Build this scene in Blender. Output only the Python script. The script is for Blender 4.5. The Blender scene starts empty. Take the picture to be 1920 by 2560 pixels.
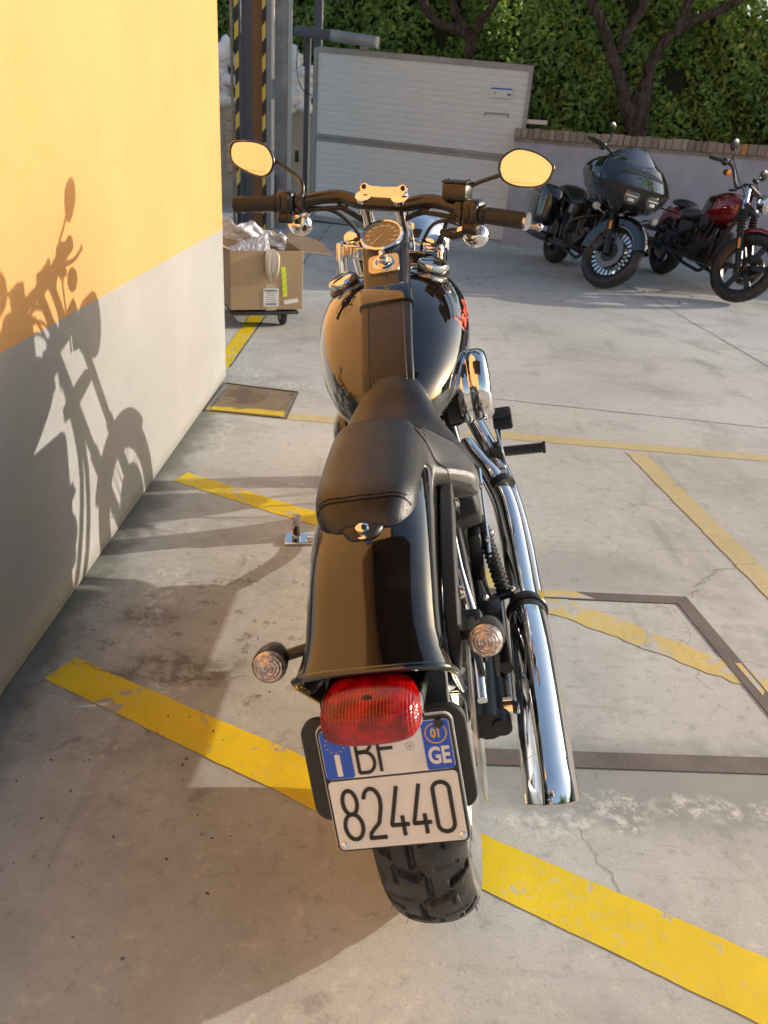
import bpy, bmesh, math, random
import numpy as np
from mathutils import Vector, Matrix
random.seed(7); rng = np.random.default_rng(7)
SC = bpy.context.scene
COL = SC.collection
R_ = math.radians

# ------------------------------------------------------------------ camera
cam_d = bpy.data.cameras.new('camera'); cam = bpy.data.objects.new('camera', cam_d); COL.objects.link(cam)
cx = Vector((0.997494, 0.020693, 0.067657)); cy = Vector((-0.069859, 0.444922, 0.892841)); cz = Vector((-0.011626, -0.895330, 0.445254))
cx.normalize(); cz = cx.cross(cy).normalized(); cy = cz.cross(cx).normalized()
cam.matrix_world = Matrix(((cx.x, cy.x, cz.x, 0), (cx.y, cy.y, cz.y, 0), (cx.z, cy.z, cz.z, 1.30), (0, 0, 0, 1)))
cam_d.sensor_fit = 'VERTICAL'; cam_d.sensor_height = 24.0; cam_d.lens = 1930.0 / 2560.0 * 24.0
cam_d.clip_start = 0.02; cam_d.clip_end = 2000
cam_d.dof.use_dof = True; cam_d.dof.focus_distance = 1.55; cam_d.dof.aperture_fstop = 6.5
SC.camera = cam

# ------------------------------------------------------------------ light
SUN = Vector((1.0, 0.32, 0.275)).normalized()
wd = bpy.data.worlds.new('World'); SC.world = wd; wd.use_nodes = True
nt = wd.node_tree; nt.nodes.clear()
sky = nt.nodes.new('ShaderNodeTexSky'); sky.sky_type = 'NISHITA'; sky.sun_disc = False
sky.sun_elevation = math.asin(SUN.z); sky.sun_rotation = math.atan2(SUN.x, SUN.y)
sky.air_density = 1.0; sky.dust_density = 2.0; sky.ozone_density = 1.0
bg = nt.nodes.new('ShaderNodeBackground'); bg.inputs['Strength'].default_value = 0.15
wo = nt.nodes.new('ShaderNodeOutputWorld')
nt.links.new(sky.outputs[0], bg.inputs[0]); nt.links.new(bg.outputs[0], wo.inputs[0])
sl = bpy.data.lights.new('sun', 'SUN'); sl.energy = 3.0; sl.angle = R_(0.55); sl.color = (1.0, 0.915, 0.80)
so = bpy.data.objects.new('sun', sl); COL.objects.link(so)
so.rotation_euler = (-SUN).to_track_quat('-Z', 'Y').to_euler(); so.location = (12, 3, 6)
SC.view_settings.view_transform = 'Standard'; SC.view_settings.look = 'None'
SC.view_settings.exposure = 0.72; SC.view_settings.gamma = 1.0

# ------------------------------------------------------------------ node helpers
class NT:
    def __init__(s, name, group=False):
        if group:
            s.t = bpy.data.node_groups.new(name, 'ShaderNodeTree')
        else:
            s.m = bpy.data.materials.new(name); s.m.use_nodes = True; s.t = s.m.node_tree; s.t.nodes.clear()
    def n(s, typ, **kw):
        nd = s.t.nodes.new(typ)
        for k, v in kw.items():
            if hasattr(nd, k): setattr(nd, k, v)
        return nd
    def l(s, a, b): s.t.links.new(a, b)
    def inp(s, sock, v):
        if hasattr(v, 'links') or hasattr(v, 'is_linked'): s.l(v, sock)
        else: sock.default_value = v
    def math(s, op, a, b=0.0, c=None, clamp=False):
        nd = s.n('ShaderNodeMath', operation=op); nd.use_clamp = clamp
        s.inp(nd.inputs[0], a); s.inp(nd.inputs[1], b)
        if c is not None: s.inp(nd.inputs[2], c)
        return nd.outputs[0]
    def mix(s, f, a, b):
        nd = s.n('ShaderNodeMix', data_type='RGBA')
        s.inp(nd.inputs[0], f)
        s.inp(nd.inputs[6], a if hasattr(a, 'is_linked') else (*a, 1)); s.inp(nd.inputs[7], b if hasattr(b, 'is_linked') else (*b, 1))
        return nd.outputs[2]
    def ramp(s, f, lo, hi):
        nd = s.n('ShaderNodeMapRange'); nd.clamp = True; nd.interpolation_type = 'SMOOTHSTEP'
        s.inp(nd.inputs[0], f); nd.inputs[1].default_value = lo; nd.inputs[2].default_value = hi
        return nd.outputs[0]
    def noise(s, vec, scale, detail=4, rough=0.55, dist=0.0):
        nd = s.n('ShaderNodeTexNoise'); s.l(vec, nd.inputs['Vector']); nd.inputs['Scale'].default_value = scale
        nd.inputs['Detail'].default_value = detail; nd.inputs['Roughness'].default_value = rough; nd.inputs['Distortion'].default_value = dist
        return nd.outputs[0]
    def scaled(s, vec, sc, loc=(0, 0, 0), rot=(0, 0, 0)):
        nd = s.n('ShaderNodeMapping'); s.l(vec, nd.inputs[0]); nd.inputs['Scale'].default_value = sc
        nd.inputs['Location'].default_value = loc; nd.inputs['Rotation'].default_value = rot
        return nd.outputs[0]
    def pos(s): return s.n('ShaderNodeNewGeometry').outputs['Position']
    def obj(s): return s.n('ShaderNodeTexCoord').outputs['Object']
    def xyz(s, v):
        nd = s.n('ShaderNodeSeparateXYZ'); s.l(v, nd.inputs[0]); return nd.outputs
    def blob(s, vec, cx, cy, rx, ry, wob, soft=0.35):
        """1 inside an irregular ellipse lying on the ground at (cx, cy)"""
        o = s.xyz(vec)
        dx = s.math('DIVIDE', s.math('SUBTRACT', o[0], cx), rx); dy = s.math('DIVIDE', s.math('SUBTRACT', o[1], cy), ry)
        d = s.math('SQRT', s.math('ADD', s.math('MULTIPLY', dx, dx), s.math('MULTIPLY', dy, dy)))
        d = s.math('ADD', d, s.math('MULTIPLY', s.math('SUBTRACT', wob, 0.5), 2.2))
        return s.math('SUBTRACT', 1.0, s.ramp(d, 1.0 - soft, 1.0 + soft))
    def out(s, color, rough=0.5, metal=0.0, coat=0.0, bump=None, bstr=0.2, bdist=0.01, spec=0.5, trans=0.0, extra=None):
        p = s.n('ShaderNodeBsdfPrincipled'); o = s.n('ShaderNodeOutputMaterial')
        s.inp(p.inputs['Base Color'], color if hasattr(color, 'is_linked') else (*color, 1))
        s.inp(p.inputs['Roughness'], rough); s.inp(p.inputs['Metallic'], metal)
        s.inp(p.inputs['Specular IOR Level'], spec)
        if coat: p.inputs['Coat Weight'].default_value = coat; p.inputs['Coat Roughness'].default_value = 0.02
        if trans: p.inputs['Transmission Weight'].default_value = trans
        if bump is not None:
            b = s.n('ShaderNodeBump'); b.inputs['Strength'].default_value = bstr; b.inputs['Distance'].default_value = bdist
            s.l(bump, b.inputs['Height']); s.l(b.outputs[0], p.inputs['Normal'])
        if extra: extra(p)
        s.l(p.outputs[0], o.inputs[0]); s.p = p
        return s.m

def simple(name, c, rough=0.5, metal=0.0, coat=0.0, nscale=0, nstr=0.1, var=0.0, vscale=8, spec=0.5, rvar=0.0, trans=0.0):
    t = NT(name); o = t.obj(); bump = None; col = c
    if var:
        f = t.noise(o, vscale, 4)
        col = t.mix(t.ramp(f, .3, .7), tuple(x * (1 - var) for x in c), tuple(min(1, x * (1 + var)) for x in c))
    rr = rough
    if rvar: rr = t.math('ADD', t.math('MULTIPLY', t.noise(o, vscale * 1.7, 3), rvar), rough - rvar / 2)
    if nscale: bump = t.noise(o, nscale, 3)
    return t.out(col, rr, metal, coat, bump, nstr, 0.003, spec, trans)

# ------------------------------------------------------------------ ground colour group (shared by bare and painted concrete)
def concrete_nodes(t, P):
    big = t.noise(P, 0.55, 3, .5); mid = t.noise(P, 2.4, 5, .6, .4); fine = t.noise(P, 26, 5, .7); wob = t.noise(P, 7, 5, .62)
    grit = t.noise(P, 160, 2, .6)
    streak = t.noise(t.scaled(P, (1.2, 9, 1), rot=(0, 0, .25)), 3.0, 4, .6)
    c = t.mix(t.ramp(big, .36, .64), (.43, .432, .405), (.545, .54, .505))
    c = t.mix(t.math('MULTIPLY', t.ramp(mid, .48, .70), .75), c, (.345, .34, .318))
    c = t.mix(t.math('MULTIPLY', t.ramp(streak, .55, .72), .35), c, (.32, .305, .275))
    c = t.mix(t.math('MULTIPLY', t.ramp(fine, .54, .70), .65), c, (.60, .585, .54)); c = t.mix(t.math('MULTIPLY', t.ramp(fine, .46, .32), .5), c, (.27, .265, .24))
    f2 = t.noise(P, 62, 6, .78); c = t.mix(t.math('MULTIPLY', t.ramp(f2, .60, .68), .55), c, (.22, .21, .185)); c = t.mix(t.math('MULTIPLY', t.ramp(f2, .40, .33), .4), c, (.64, .625, .59))
    scr = t.noise(t.scaled(P, (2.2, 60, 1), rot=(0, 0, .35)), 1.5, 5, .7); c = t.mix(t.math('MULTIPLY', t.math('MULTIPLY', t.ramp(scr, .62, .70), t.ramp(mid, .42, .60)), .5), c, (.24, .23, .20))
    c = t.mix(t.math('MULTIPLY', t.ramp(grit, .40, .28), .45), c, (.20, .19, .165)); c = t.mix(t.math('MULTIPLY', t.ramp(grit, .62, .72), .35), c, (.62, .60, .55))
    c = t.mix(t.math('MULTIPLY', t.ramp(t.noise(t.scaled(P, (1, 1, 1), rot=(0, 0, .9)), 1.1, 6, .65, 1.2), .53, .62), .30), c, (.30, .29, .255))
    tm = t.noise(t.scaled(P, (6, .35, 1), rot=(0, 0, -.5)), 1.6, 3, .5); c = t.mix(t.math('MULTIPLY', t.math('MULTIPLY', t.ramp(tm, .60, .70), t.ramp(mid, .4, .6)), .30), c, (.21, .20, .18))
    X = t.xyz(P)
    # grey-green damp slab beside the trench cover and lower right
    g1 = t.blob(P, 1.0, 1.32, 1.3, .13, wob, .4); c = t.mix(t.math('MULTIPLY', g1, .70), c, (.25, .26, .245))
    g2 = t.blob(P, .66, 2.27, .45, .16, wob, .5); c = t.mix(t.math('MULTIPLY', g2, .45), c, (.26, .26, .24))
    g3 = t.blob(P, .55, .62, .5, .16, wob, .5); c = t.mix(t.math('MULTIPLY', g3, .5), c, (.29, .295, .28))
    # chalky white bloom
    lace = t.ramp(t.noise(P, 34, 6, .75), .46, .62)
    def bloom(cx, cy, rx, ry, amt):
        nonlocal c
        m = t.math('MULTIPLY', t.blob(P, cx, cy, rx, ry, wob, .45), lace); c = t.mix(t.math('MULTIPLY', m, amt), c, (.68, .66, .62))
    for a in ((.42, 1.185, .14, .032, .8), (.58, 1.235, .07, .05, .7), (.76, 1.255, .1, .035, .75), (.93, 1.25, .09, .035, .6),
              (-.82, 2.30, .05, .12, .9), (-.80, 4.28, .16, .10, .9), (-.45, 4.10, .35, .05, .7), (-.62, 1.74, .05, .06, .8),
              (-.48, 1.545, .06, .05, .8), (-.72, 3.3, .08, .2, .45), (-.62, 2.0, .06, .16, .8), (-.66, 2.36, .1, .05, .6)): bloom(*a)
    # brown oily marks
    for (a, b, rx, ry, k) in ((-.46, 1.62, .16, .07, .8), (-.62, 1.83, .10, .05, .7), (1.75, 4.45, .16, .12, .28), (.98, .99, .05, .05, .35),
                              (-.05, .78, .03, .02, .5), (-.7, 6.0, .5, .35, .35), (2.3, 8.3, 1.1, .5, .15), (.4, 9.8, 1.6, .8, .2)):
        m = t.math('MULTIPLY', t.blob(P, a, b, rx, ry, wob, .35), t.ramp(fine, .38, .62)); c = t.mix(t.math('MULTIPLY', m, k), c, (.17, .145, .115))
    sp = t.noise(P, 11, 6, .7)
    near = t.blob(P, -.45, 1.75, .5, .5, wob, .7)
    c = t.mix(t.math('MULTIPLY', t.math('MULTIPLY', t.ramp(sp, .56, .64), near), .65), c, (.17, .15, .12))
    # mossy dirt along the foot of the yellow wall
    foot = t.math('SUBTRACT', 1.0, t.ramp(t.math('ADD', X[0], t.math('MULTIPLY', t.math('SUBTRACT', wob, .5), .28)), -.87, -.72))
    foot = t.math('MULTIPLY', foot, t.math('SUBTRACT', 1.0, t.ramp(X[1], 3.4, 4.6)))
    c = t.mix(t.math('MULTIPLY', foot, .8), c, (.115, .118, .095))
    # pits
    v = t.n('ShaderNodeTexVoronoi'); t.l(P, v.inputs['Vector']); v.inputs['Scale'].default_value = 9
    pit = t.math('LESS_THAN', v.outputs[0], t.math('MULTIPLY', t.ramp(t.noise(P, 3.1, 2), .45, .75), .055))
    c = t.mix(t.math('MULTIPLY', pit, .8), c, (.07, .06, .05))
    v2 = t.n('ShaderNodeTexVoronoi'); t.l(P, v2.inputs['Vector']); v2.inputs['Scale'].default_value = 2.6
    c = t.mix(t.math('MULTIPLY', t.math('LESS_THAN', v2.outputs[0], .022), .5), c, (.60, .57, .50))
    # hairline crazing
    v3 = t.n('ShaderNodeTexVoronoi', feature='DISTANCE_TO_EDGE'); wv = t.n('ShaderNodeVectorMath', operation='ADD')
    nn = t.n('ShaderNodeTexNoise'); t.l(P, nn.inputs['Vector']); nn.inputs['Scale'].default_value = 4; nn.inputs['Detail'].default_value = 5
    sc = t.n('ShaderNodeVectorMath', operation='SCALE'); t.l(nn.outputs['Color'], sc.inputs[0]); sc.inputs['Scale'].default_value = .5
    t.l(P, wv.inputs[0]); t.l(sc.outputs[0], wv.inputs[1]); t.l(wv.outputs[0], v3.inputs['Vector']); v3.inputs['Scale'].default_value = 1.7
    crz = t.math('MULTIPLY', t.math('LESS_THAN', v3.outputs[0], .0045), t.ramp(t.noise(P, 1.3, 2), .5, .62))
    c = t.mix(t.math('MULTIPLY', crz, .5), c, (.16, .14, .12))
    h = t.math('ADD', t.math('MULTIPLY', fine, .8), t.math('MULTIPLY', grit, .8))
    h = t.math('SUBTRACT', h, t.math('MULTIPLY', pit, 1.0))
    return c, h, wob, fine

def m_concrete():
    t = NT('weathered_concrete'); P = t.pos(); c, h, _, f = concrete_nodes(t, P)
    return t.out(c, t.math('ADD', t.math('MULTIPLY', f, .25), .62), 0, 0, h, .14, .004, .3)
def m_paint(name, lo, hi, col, fade):
    """yellow floor paint, flaked off where the mask is high"""
    t = NT(name); P = t.pos(); c, h, wob, f = concrete_nodes(t, P)
    fl = t.noise(P, 9, 8, .72, .6); fl2 = t.noise(t.scaled(P, (40, 7, 1), rot=(0, 0, .6)), 1.0, 4, .6)
    m = t.math('MAXIMUM', t.ramp(fl, lo, lo + .045), t.math('MULTIPLY', t.ramp(fl2, hi, hi + .05), 1.0))
    y = t.mix(t.ramp(t.noise(P, 5, 5, .6), .3, .7), col, tuple(x * .86 for x in col))
    y = t.mix(t.math('MULTIPLY', t.ramp(f, .52, .8), .35), y, tuple(x * .62 for x in col))
    y = t.mix(fade, y, c)
    gr_ = t.ramp(t.noise(P, 55, 5, .75), .50, .68); y = t.mix(t.math('MULTIPLY', t.math('MULTIPLY', gr_, t.ramp(t.noise(P, 3.3, 3), .42, .62)), .45), y, c)
    tk_ = t.noise(t.scaled(P, (5, .6, 1), rot=(0, 0, -.4)), 2.2, 4, .6); y = t.mix(t.math('MULTIPLY', t.ramp(tk_, .55, .72), .28), y, (.30, .24, .10))
    c2 = t.mix(m, y, c)
    return t.out(c2, t.math('ADD', t.math('MULTIPLY', m, .25), .5), 0, 0, t.math('SUBTRACT', h, t.math('MULTIPLY', m, .6)), .11, .004, .3)

def m_wall():
    t = NT('two_tone_stucco'); P = t.pos(); X = t.xyz(P)
    g = t.noise(P, 230, 3, .65); g2 = t.noise(P, 70, 4, .6); b = t.noise(P, 1.4, 4, .6); st = t.noise(t.scaled(P, (1, 5, .8)), 2.2, 4, .6)
    edge = t.math('ADD', X[2], t.math('MULTIPLY', t.math('SUBTRACT', t.noise(P, 40, 2), .5), .006))
    up = t.math('GREATER_THAN', edge, .782)
    ye = t.mix(t.ramp(b, .3, .7), (.59, .318, .118), (.64, .345, .138))
    lo = t.noise(t.scaled(P, (1, 1, 1.6)), .9, 5, .62, .5); dr = t.noise(t.scaled(P, (1, 9, .35)), 2.0, 4, .6)
    ye = t.mix(t.math('MULTIPLY', t.ramp(lo, .40, .70), .30), ye, (.56, .28, .105)); ye = t.mix(t.math('MULTIPLY', t.ramp(dr, .56, .72), .16), ye, (.50, .28, .12))
    pitd = t.ramp(t.noise(t.scaled(P, (1, 1, 1)), 150, 2, .5), .30, .24)
    patch = t.ramp(t.noise(P, 2.3, 3), .46, .66)
    ye = t.mix(t.math('MULTIPLY', t.math('MULTIPLY', pitd, patch), .75), ye, (.28, .155, .04))
    gr = t.mix(t.ramp(b, .3, .7), (.325, .314, .30), (.37, .36, .345))
    gr = t.mix(t.math('MULTIPLY', t.blob(P, -.87, 3.25, 1, .10, st, .5), t.math('MULTIPLY', t.ramp(X[2], .62, .3), .30)), gr, (.38, .35, .30))
    gr = t.mix(t.math('MULTIPLY', t.ramp(lo, .42, .68), .35), gr, (.29, .278, .262)); gr = t.mix(t.math('MULTIPLY', t.ramp(t.noise(P, 38, 4, .7), .66, .74), .45), gr, (.25, .235, .21))
    splash = t.math('MULTIPLY', t.ramp(t.math('ADD', X[2], t.math('MULTIPLY', t.math('SUBTRACT', g2, .5), .08)), .07, .0), .75)
    gr = t.mix(splash, gr, (.22, .215, .18))
    gr = t.mix(t.math('MULTIPLY', t.ramp(st, .60, .78), .25), gr, (.42, .39, .35))
    c = t.mix(up, gr, ye)
    h = t.math('ADD', t.math('ADD', g, t.math('MULTIPLY', g2, .9)), t.math('MULTIPLY', t.noise(P, 16, 3, .5), 1.3))
    return t.out(c, .85, 0, 0, h, .55, .004, .2)

def m_leaf(name, a, b, c3):
    t = NT(name); at = t.n('ShaderNodeAttribute', attribute_name='tone'); f = at.outputs['Fac']
    col = t.mix(t.ramp(f, .0, .65), a, b); col = t.mix(t.ramp(f, .86, 1.0), col, c3)
    p = t.n('ShaderNodeBsdfPrincipled'); t.l(col, p.inputs['Base Color']); p.inputs['Roughness'].default_value = .38
    tr = t.n('ShaderNodeBsdfTranslucent'); t.l(col, tr.inputs['Color']); mx = t.n('ShaderNodeMixShader'); mx.inputs[0].default_value = .38
    o = t.n('ShaderNodeOutputMaterial'); t.l(p.outputs[0], mx.inputs[1]); t.l(tr.outputs[0], mx.inputs[2]); t.l(mx.outputs[0], o.inputs[0])
    return t.m

MT = {}
MT['concrete'] = m_concrete()
MT['yellow'] = m_paint('yellow_floor_paint', .578, .70, (.82, .60, .008), .02)
MT['yellow_worn'] = m_paint('worn_yellow_floor_paint', .515, .66, (.74, .54, .10), .25)
MT['yellow_faded'] = m_paint('faded_yellow_floor_paint', .62, .78, (.66, .50, .12), .42)
MT['wall'] = m_wall()
def m_gloss():
    t = NT('gloss_black_paint'); o = t.obj(); d = t.noise(o, 420, 2, .7); sm = t.noise(t.scaled(o, (1, 2.5, 1)), 7, 5, .65, .6)
    dust = t.math('MULTIPLY', t.ramp(d, .64, .74), t.math('MULTIPLY', t.ramp(sm, .35, .75), .10))
    c = t.mix(dust, (.005, .005, .006), (.30, .28, .25)); c = t.mix(t.math('MULTIPLY', t.ramp(sm, .5, .75), .022), c, (.35, .32, .28))
    def ex(p): t.inp(p.inputs['Coat Roughness'], t.math('ADD', t.math('MULTIPLY', t.ramp(sm, .4, .8), .05), .012))
    return t.out(c, .06, 0, 0, None, .2, .01, .5, extra=lambda p: (p.inputs['Coat Weight'].__setattr__('default_value', 1.0), ex(p)))
MT['gloss'] = m_gloss()
MT['satin'] = simple('satin_black_metal', (.014, .014, .015), .33, 0, 0, 0, 0, .2, 14, rvar=.1)
MT['matte'] = simple('textured_black_metal', (.02, .02, .02), .55, 0, 0, 700, .35)
MT['barblack'] = simple('black_coated_bar', (.018, .014, .012), .30, 0, .3)
MT['rubber'] = simple('black_rubber', (.022, .022, .023), .62, 0, 0, 120, .12, .25, 30)
MT['tyre'] = simple('dusty_tyre_rubber', (.024, .023, .023), .52, 0, 0, 320, .35, .7, 26, rvar=.3)
MT['tyre_side'] = simple('worn_grey_tyre_flank', (.10, .10, .10), .6, 0, 0, 90, .1, .4, 12)
MT['plastic'] = simple('black_plastic', (.02, .02, .02), .42)
MT['chrome'] = simple('chrome', (.80, .80, .80), .045, 1.0)
MT['brushed'] = simple('brushed_steel', (.55, .54, .53), .28, 1.0, 0, 0, 0, .1, 40)
MT['darkmetal'] = simple('dark_engine_metal', (.05, .05, .052), .42, .6, 0, 200, .15)
MT['alu'] = simple('worn_aluminium', (.62, .62, .63), .22, 1.0)
MT['galv'] = simple('galvanised_steel', (.31, .30, .29), .55, .35, 0, 60, .1, .22, 5)
MT['galvlight'] = simple('light_steel_edge', (.62, .62, .60), .45, .2)
MT['grey_frame'] = simple('grey_gate_frame', (.33, .33, .33), .5, .3, 0, 0, 0, .12, 4)
MT['darkgrey'] = simple('dark_grey_metal', (.10, .105, .12), .5, .2)
MT['steelframe'] = simple('rusty_angle_iron', (.15, .125, .11), .7, .1, 0, 120, .3, .2, 6)
MT['joint'] = simple('dark_joint', (.10, .085, .07), .9)
MT['crack'] = simple('crack_line', (.20, .175, .15), .95)
MT['cardboard'] = simple('cardboard', (.40, .285, .17), .85, 0, 0, 90, .1, .08, 3)
MT['cardin'] = simple('torn_cardboard_edge', (.55, .42, .28), .9)
MT['white'] = simple('white_label', (.75, .75, .74), .5)
MT['printgrey'] = simple('label_print', (.18, .18, .19), .6)
MT['neon'] = simple('neon_tape', (.72, .85, .03), .45)
MT['plate_white'] = simple('plate_white', (.72, .70, .66), .38, 0, .2, 0, 0, .04, 20)
MT['plate_black'] = simple('plate_black', (.012, .012, .012), .35)
MT['plate_blue'] = simple('plate_blue', (.012, .085, .55), .35, 0, .2)
MT['plate_gold'] = simple('plate_gold', (.75, .42, .03), .4)
MT['amber'] = simple('amber_lens', (.85, .28, .01), .15, 0, .5)
MT['red_paint'] = simple('dark_red_paint', (.21, .009, .010), .10, .2, 1.0)
MT['gasket'] = simple('grey_dial', (.20, .17, .12), .25, .5)
MT['dialtext'] = simple('dial_numerals', (.8, .78, .6), .5)
MT['scriptred'] = simple('orange_red_script', (.75, .07, .02), .35)
MT['bag'] = simple('white_sack', (.90, .885, .885), .55, 0, 0, 30, .5, .14, 5)
MT['plasterwall'] = simple('lilac_plaster', (.40, .40, .445), .9, 0, 0, 120, .3, .1, 3)
MT['beigewall'] = simple('beige_plaster', (.40, .37, .31), .9, 0, 0, 90, .3, .12, 3)
MT['peach'] = simple('peach_block', (.50, .37, .26), .85, 0, 0, 80, .2, .1, 9)
MT['soil'] = simple('dark_soil', (.05, .04, .03), .95)
MT['bluegrey'] = simple('blue_grey_primer', (.21, .25, .30), .5, .2)
MT['hazyellow'] = simple('hazard_yellow', (.62, .50, .10), .6)
MT['hazblack'] = simple('hazard_black', (.03, .025, .025), .6)
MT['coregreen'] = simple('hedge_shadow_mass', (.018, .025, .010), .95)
def m_bark():
    t = NT('rough_bark'); P = t.pos(); n = t.noise(t.scaled(P, (9, 9, 2.2)), 3, 6, .7, .5)
    c = t.mix(t.ramp(n, .35, .65), (.038, .029, .024), (.115, .09, .074))
    return t.out(c, .95, 0, 0, n, .9, .03, .1)
MT['bark'] = m_bark()
def m_brick():
    t = NT('weathered_brick'); P = t.obj(); X = t.xyz(P); at = t.n('ShaderNodeAttribute', attribute_name='tone').outputs['Fac']
    n = t.noise(P, 22, 5, .7)
    c = t.mix(at, (.25, .19, .155), (.44, .36, .28)); c = t.mix(t.ramp(at, .93, .96), c, (.48, .24, .09))
    c = t.mix(t.math('MULTIPLY', t.ramp(n, .5, .72), .6), c, (.36, .33, .27))
    return t.out(c, .92, 0, 0, n, .5, .01, .1)
MT['brick'] = m_brick()
MT['mortar'] = simple('mortar', (.27, .25, .21), .95, 0, 0, 80, .3, .2, 10)
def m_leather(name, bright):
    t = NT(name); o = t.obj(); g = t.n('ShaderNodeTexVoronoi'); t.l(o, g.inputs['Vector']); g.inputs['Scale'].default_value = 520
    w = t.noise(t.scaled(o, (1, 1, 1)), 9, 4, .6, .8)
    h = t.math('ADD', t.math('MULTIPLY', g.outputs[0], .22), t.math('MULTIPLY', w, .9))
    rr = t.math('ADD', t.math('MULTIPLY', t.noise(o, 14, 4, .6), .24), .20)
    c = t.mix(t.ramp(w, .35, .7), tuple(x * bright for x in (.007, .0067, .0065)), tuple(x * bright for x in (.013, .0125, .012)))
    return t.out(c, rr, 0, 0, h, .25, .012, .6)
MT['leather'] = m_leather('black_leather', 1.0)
MT['leather_grey'] = m_leather('grey_leather', 7.0)
MT['stitch'] = simple('stitching', (.05, .045, .04), .7)
def m_redlens():
    t = NT('ribbed_red_lens'); o = t.obj(); X = t.xyz(o)
    def wv(s_, sc): return t.math('SINE', t.math('MULTIPLY', s_, sc))
    h = t.math('ADD', wv(X[0], 1500), wv(X[2], 1500))
    inner = t.blob(t.scaled(o, (1, 1, 1)), 0, 0, 9, 9, t.noise(o, 20, 2), .3)
    v = t.noise(o, 40, 2)
    c = t.mix(t.ramp(v, .35, .7), (.17, .0005, .0008), (.42, .0015, .0015))
    def ex(p):
        p.inputs['Coat Weight'].default_value = .25; p.inputs['Coat Roughness'].default_value = .04
        p.inputs['Subsurface Weight'].default_value = .12; p.inputs['Subsurface Radius'].default_value = (.02, .002, .002); p.inputs['Subsurface Scale'].default_value = .5
    return t.out(c, .16, 0, 0, h, .35, .0012, .5, extra=ex)
MT['redlens'] = m_redlens()
def m_glasslens():
    t = NT('clear_ribbed_lens'); o = t.obj(); X = t.xyz(o)
    r = t.math('SQRT', t.math('ADD', t.math('MULTIPLY', X[0], X[0]), t.math('MULTIPLY', X[2], X[2])))
    h = t.math('SINE', t.math('MULTIPLY', r, 1400)); n = t.noise(o, 160, 2)
    c = t.mix(t.ramp(n, .35, .65), (.34, .27, .25), (.70, .62, .58))
    return t.out(c, .13, .35, .8, t.math('ADD', h, n), .6, .0015, .6)
MT['clearlens'] = m_glasslens()
def m_bubble():
    t = NT('bubble_wrap_film'); o = t.obj(); v = t.n('ShaderNodeTexVoronoi'); t.l(o, v.inputs['Vector']); v.inputs['Scale'].default_value = 70
    p = t.n('ShaderNodeBsdfPrincipled'); p.inputs['Base Color'].default_value = (.88, .88, .90, 1); p.inputs['Roughness'].default_value = .35
    b = t.n('ShaderNodeBump'); b.inputs['Strength'].default_value = .6; b.inputs['Distance'].default_value = .005; t.l(v.outputs[0], b.inputs['Height']); t.l(b.outputs[0], p.inputs['Normal'])
    tr = t.n('ShaderNodeBsdfTransparent'); mx = t.n('ShaderNodeMixShader'); t.l(t.math('MULTIPLY', t.ramp(v.outputs[0], .2, .7), .28), mx.inputs[0])
    o2 = t.n('ShaderNodeOutputMaterial'); t.l(p.outputs[0], mx.inputs[1]); t.l(tr.outputs[0], mx.inputs[2]); t.l(mx.outputs[0], o2.inputs[0])
    return t.m
MT['bubble'] = m_bubble()
def m_smoke():
    t = NT('smoked_windscreen'); return t.out((.03, .04, .06), .03, 0, 1.0, trans=0.0, spec=.8)
MT['smoke'] = m_smoke()
MT['darklens'] = simple('dark_headlight_glass', (.09, .09, .09), .08, .4, .8)
MT['disc'] = simple('bronze_grey_disc', (.20, .18, .155), .38, .9)
MT['mirror'] = simple('mirror_glass', (.93, .93, .93), .004, 1.0)
def m_gate():
    t = NT('ribbed_gate_sheet'); P = t.obj(); n = t.noise(t.scaled(P, (2, 2, 9)), 3, 4, .6)
    c = t.mix(t.ramp(n, .3, .75), (.76, .76, .725), (.69, .69, .66))
    return t.out(c, .5, 0, 0, None, .3, .01, .4)
MT['gate'] = m_gate()
def m_column_web():
    t = NT('column_web_reflection'); P = t.obj(); X = t.xyz(P); n = t.noise(t.scaled(P, (6, 6, 1.2)), 2, 5, .7)
    f = t.math('ADD', t.math('MULTIPLY', X[0], 9), t.math('MULTIPLY', n, .6))
    c = t.mix(t.ramp(f, .05, .45), (.13, .15, .18), (.27, .165, .105))  # blue-grey to brown: reflected wall put into the colour, broken by rust noise
    return t.out(c, .55, .2, 0, n, .1, .01, .3)
MT['webreflect'] = m_column_web()
def m_cover():
    t = NT('cast_iron_cover'); P = t.pos()
    b = t.n('ShaderNodeTexBrick'); t.l(t.scaled(P, (1, 1, 1), rot=(0, 0, .06)), b.inputs['Vector']); b.inputs['Scale'].default_value = 13
    b.inputs['Mortar Size'].default_value = .035; b.inputs['Color1'].default_value = (.30, .235, .15, 1); b.inputs['Color2'].default_value = (.25, .19, .125, 1); b.inputs['Mortar'].default_value = (.12, .09, .06, 1)
    n = t.noise(P, 5, 5, .6); c = t.mix(t.math('MULTIPLY', t.ramp(n, .45, .62), .7), b.outputs[0], (.10, .07, .05))
    wob = t.noise(P, 9, 4); X = t.xyz(P)
    yl = t.ramp(t.math('ADD', X[1], t.math('MULTIPLY', t.math('SUBTRACT', wob, .5), .10)), 3.665, 3.625)
    c = t.mix(yl, c, (.62, .44, .04))
    return t.out(c, .75, 0, 0, b.outputs[1], .4, .004, .3)
MT['cover'] = m_cover()
MT['leaf'] = m_leaf('laurel_leaf', (.085, .175, .036), (.28, .42, .095), (.62, .66, .12))

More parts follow.
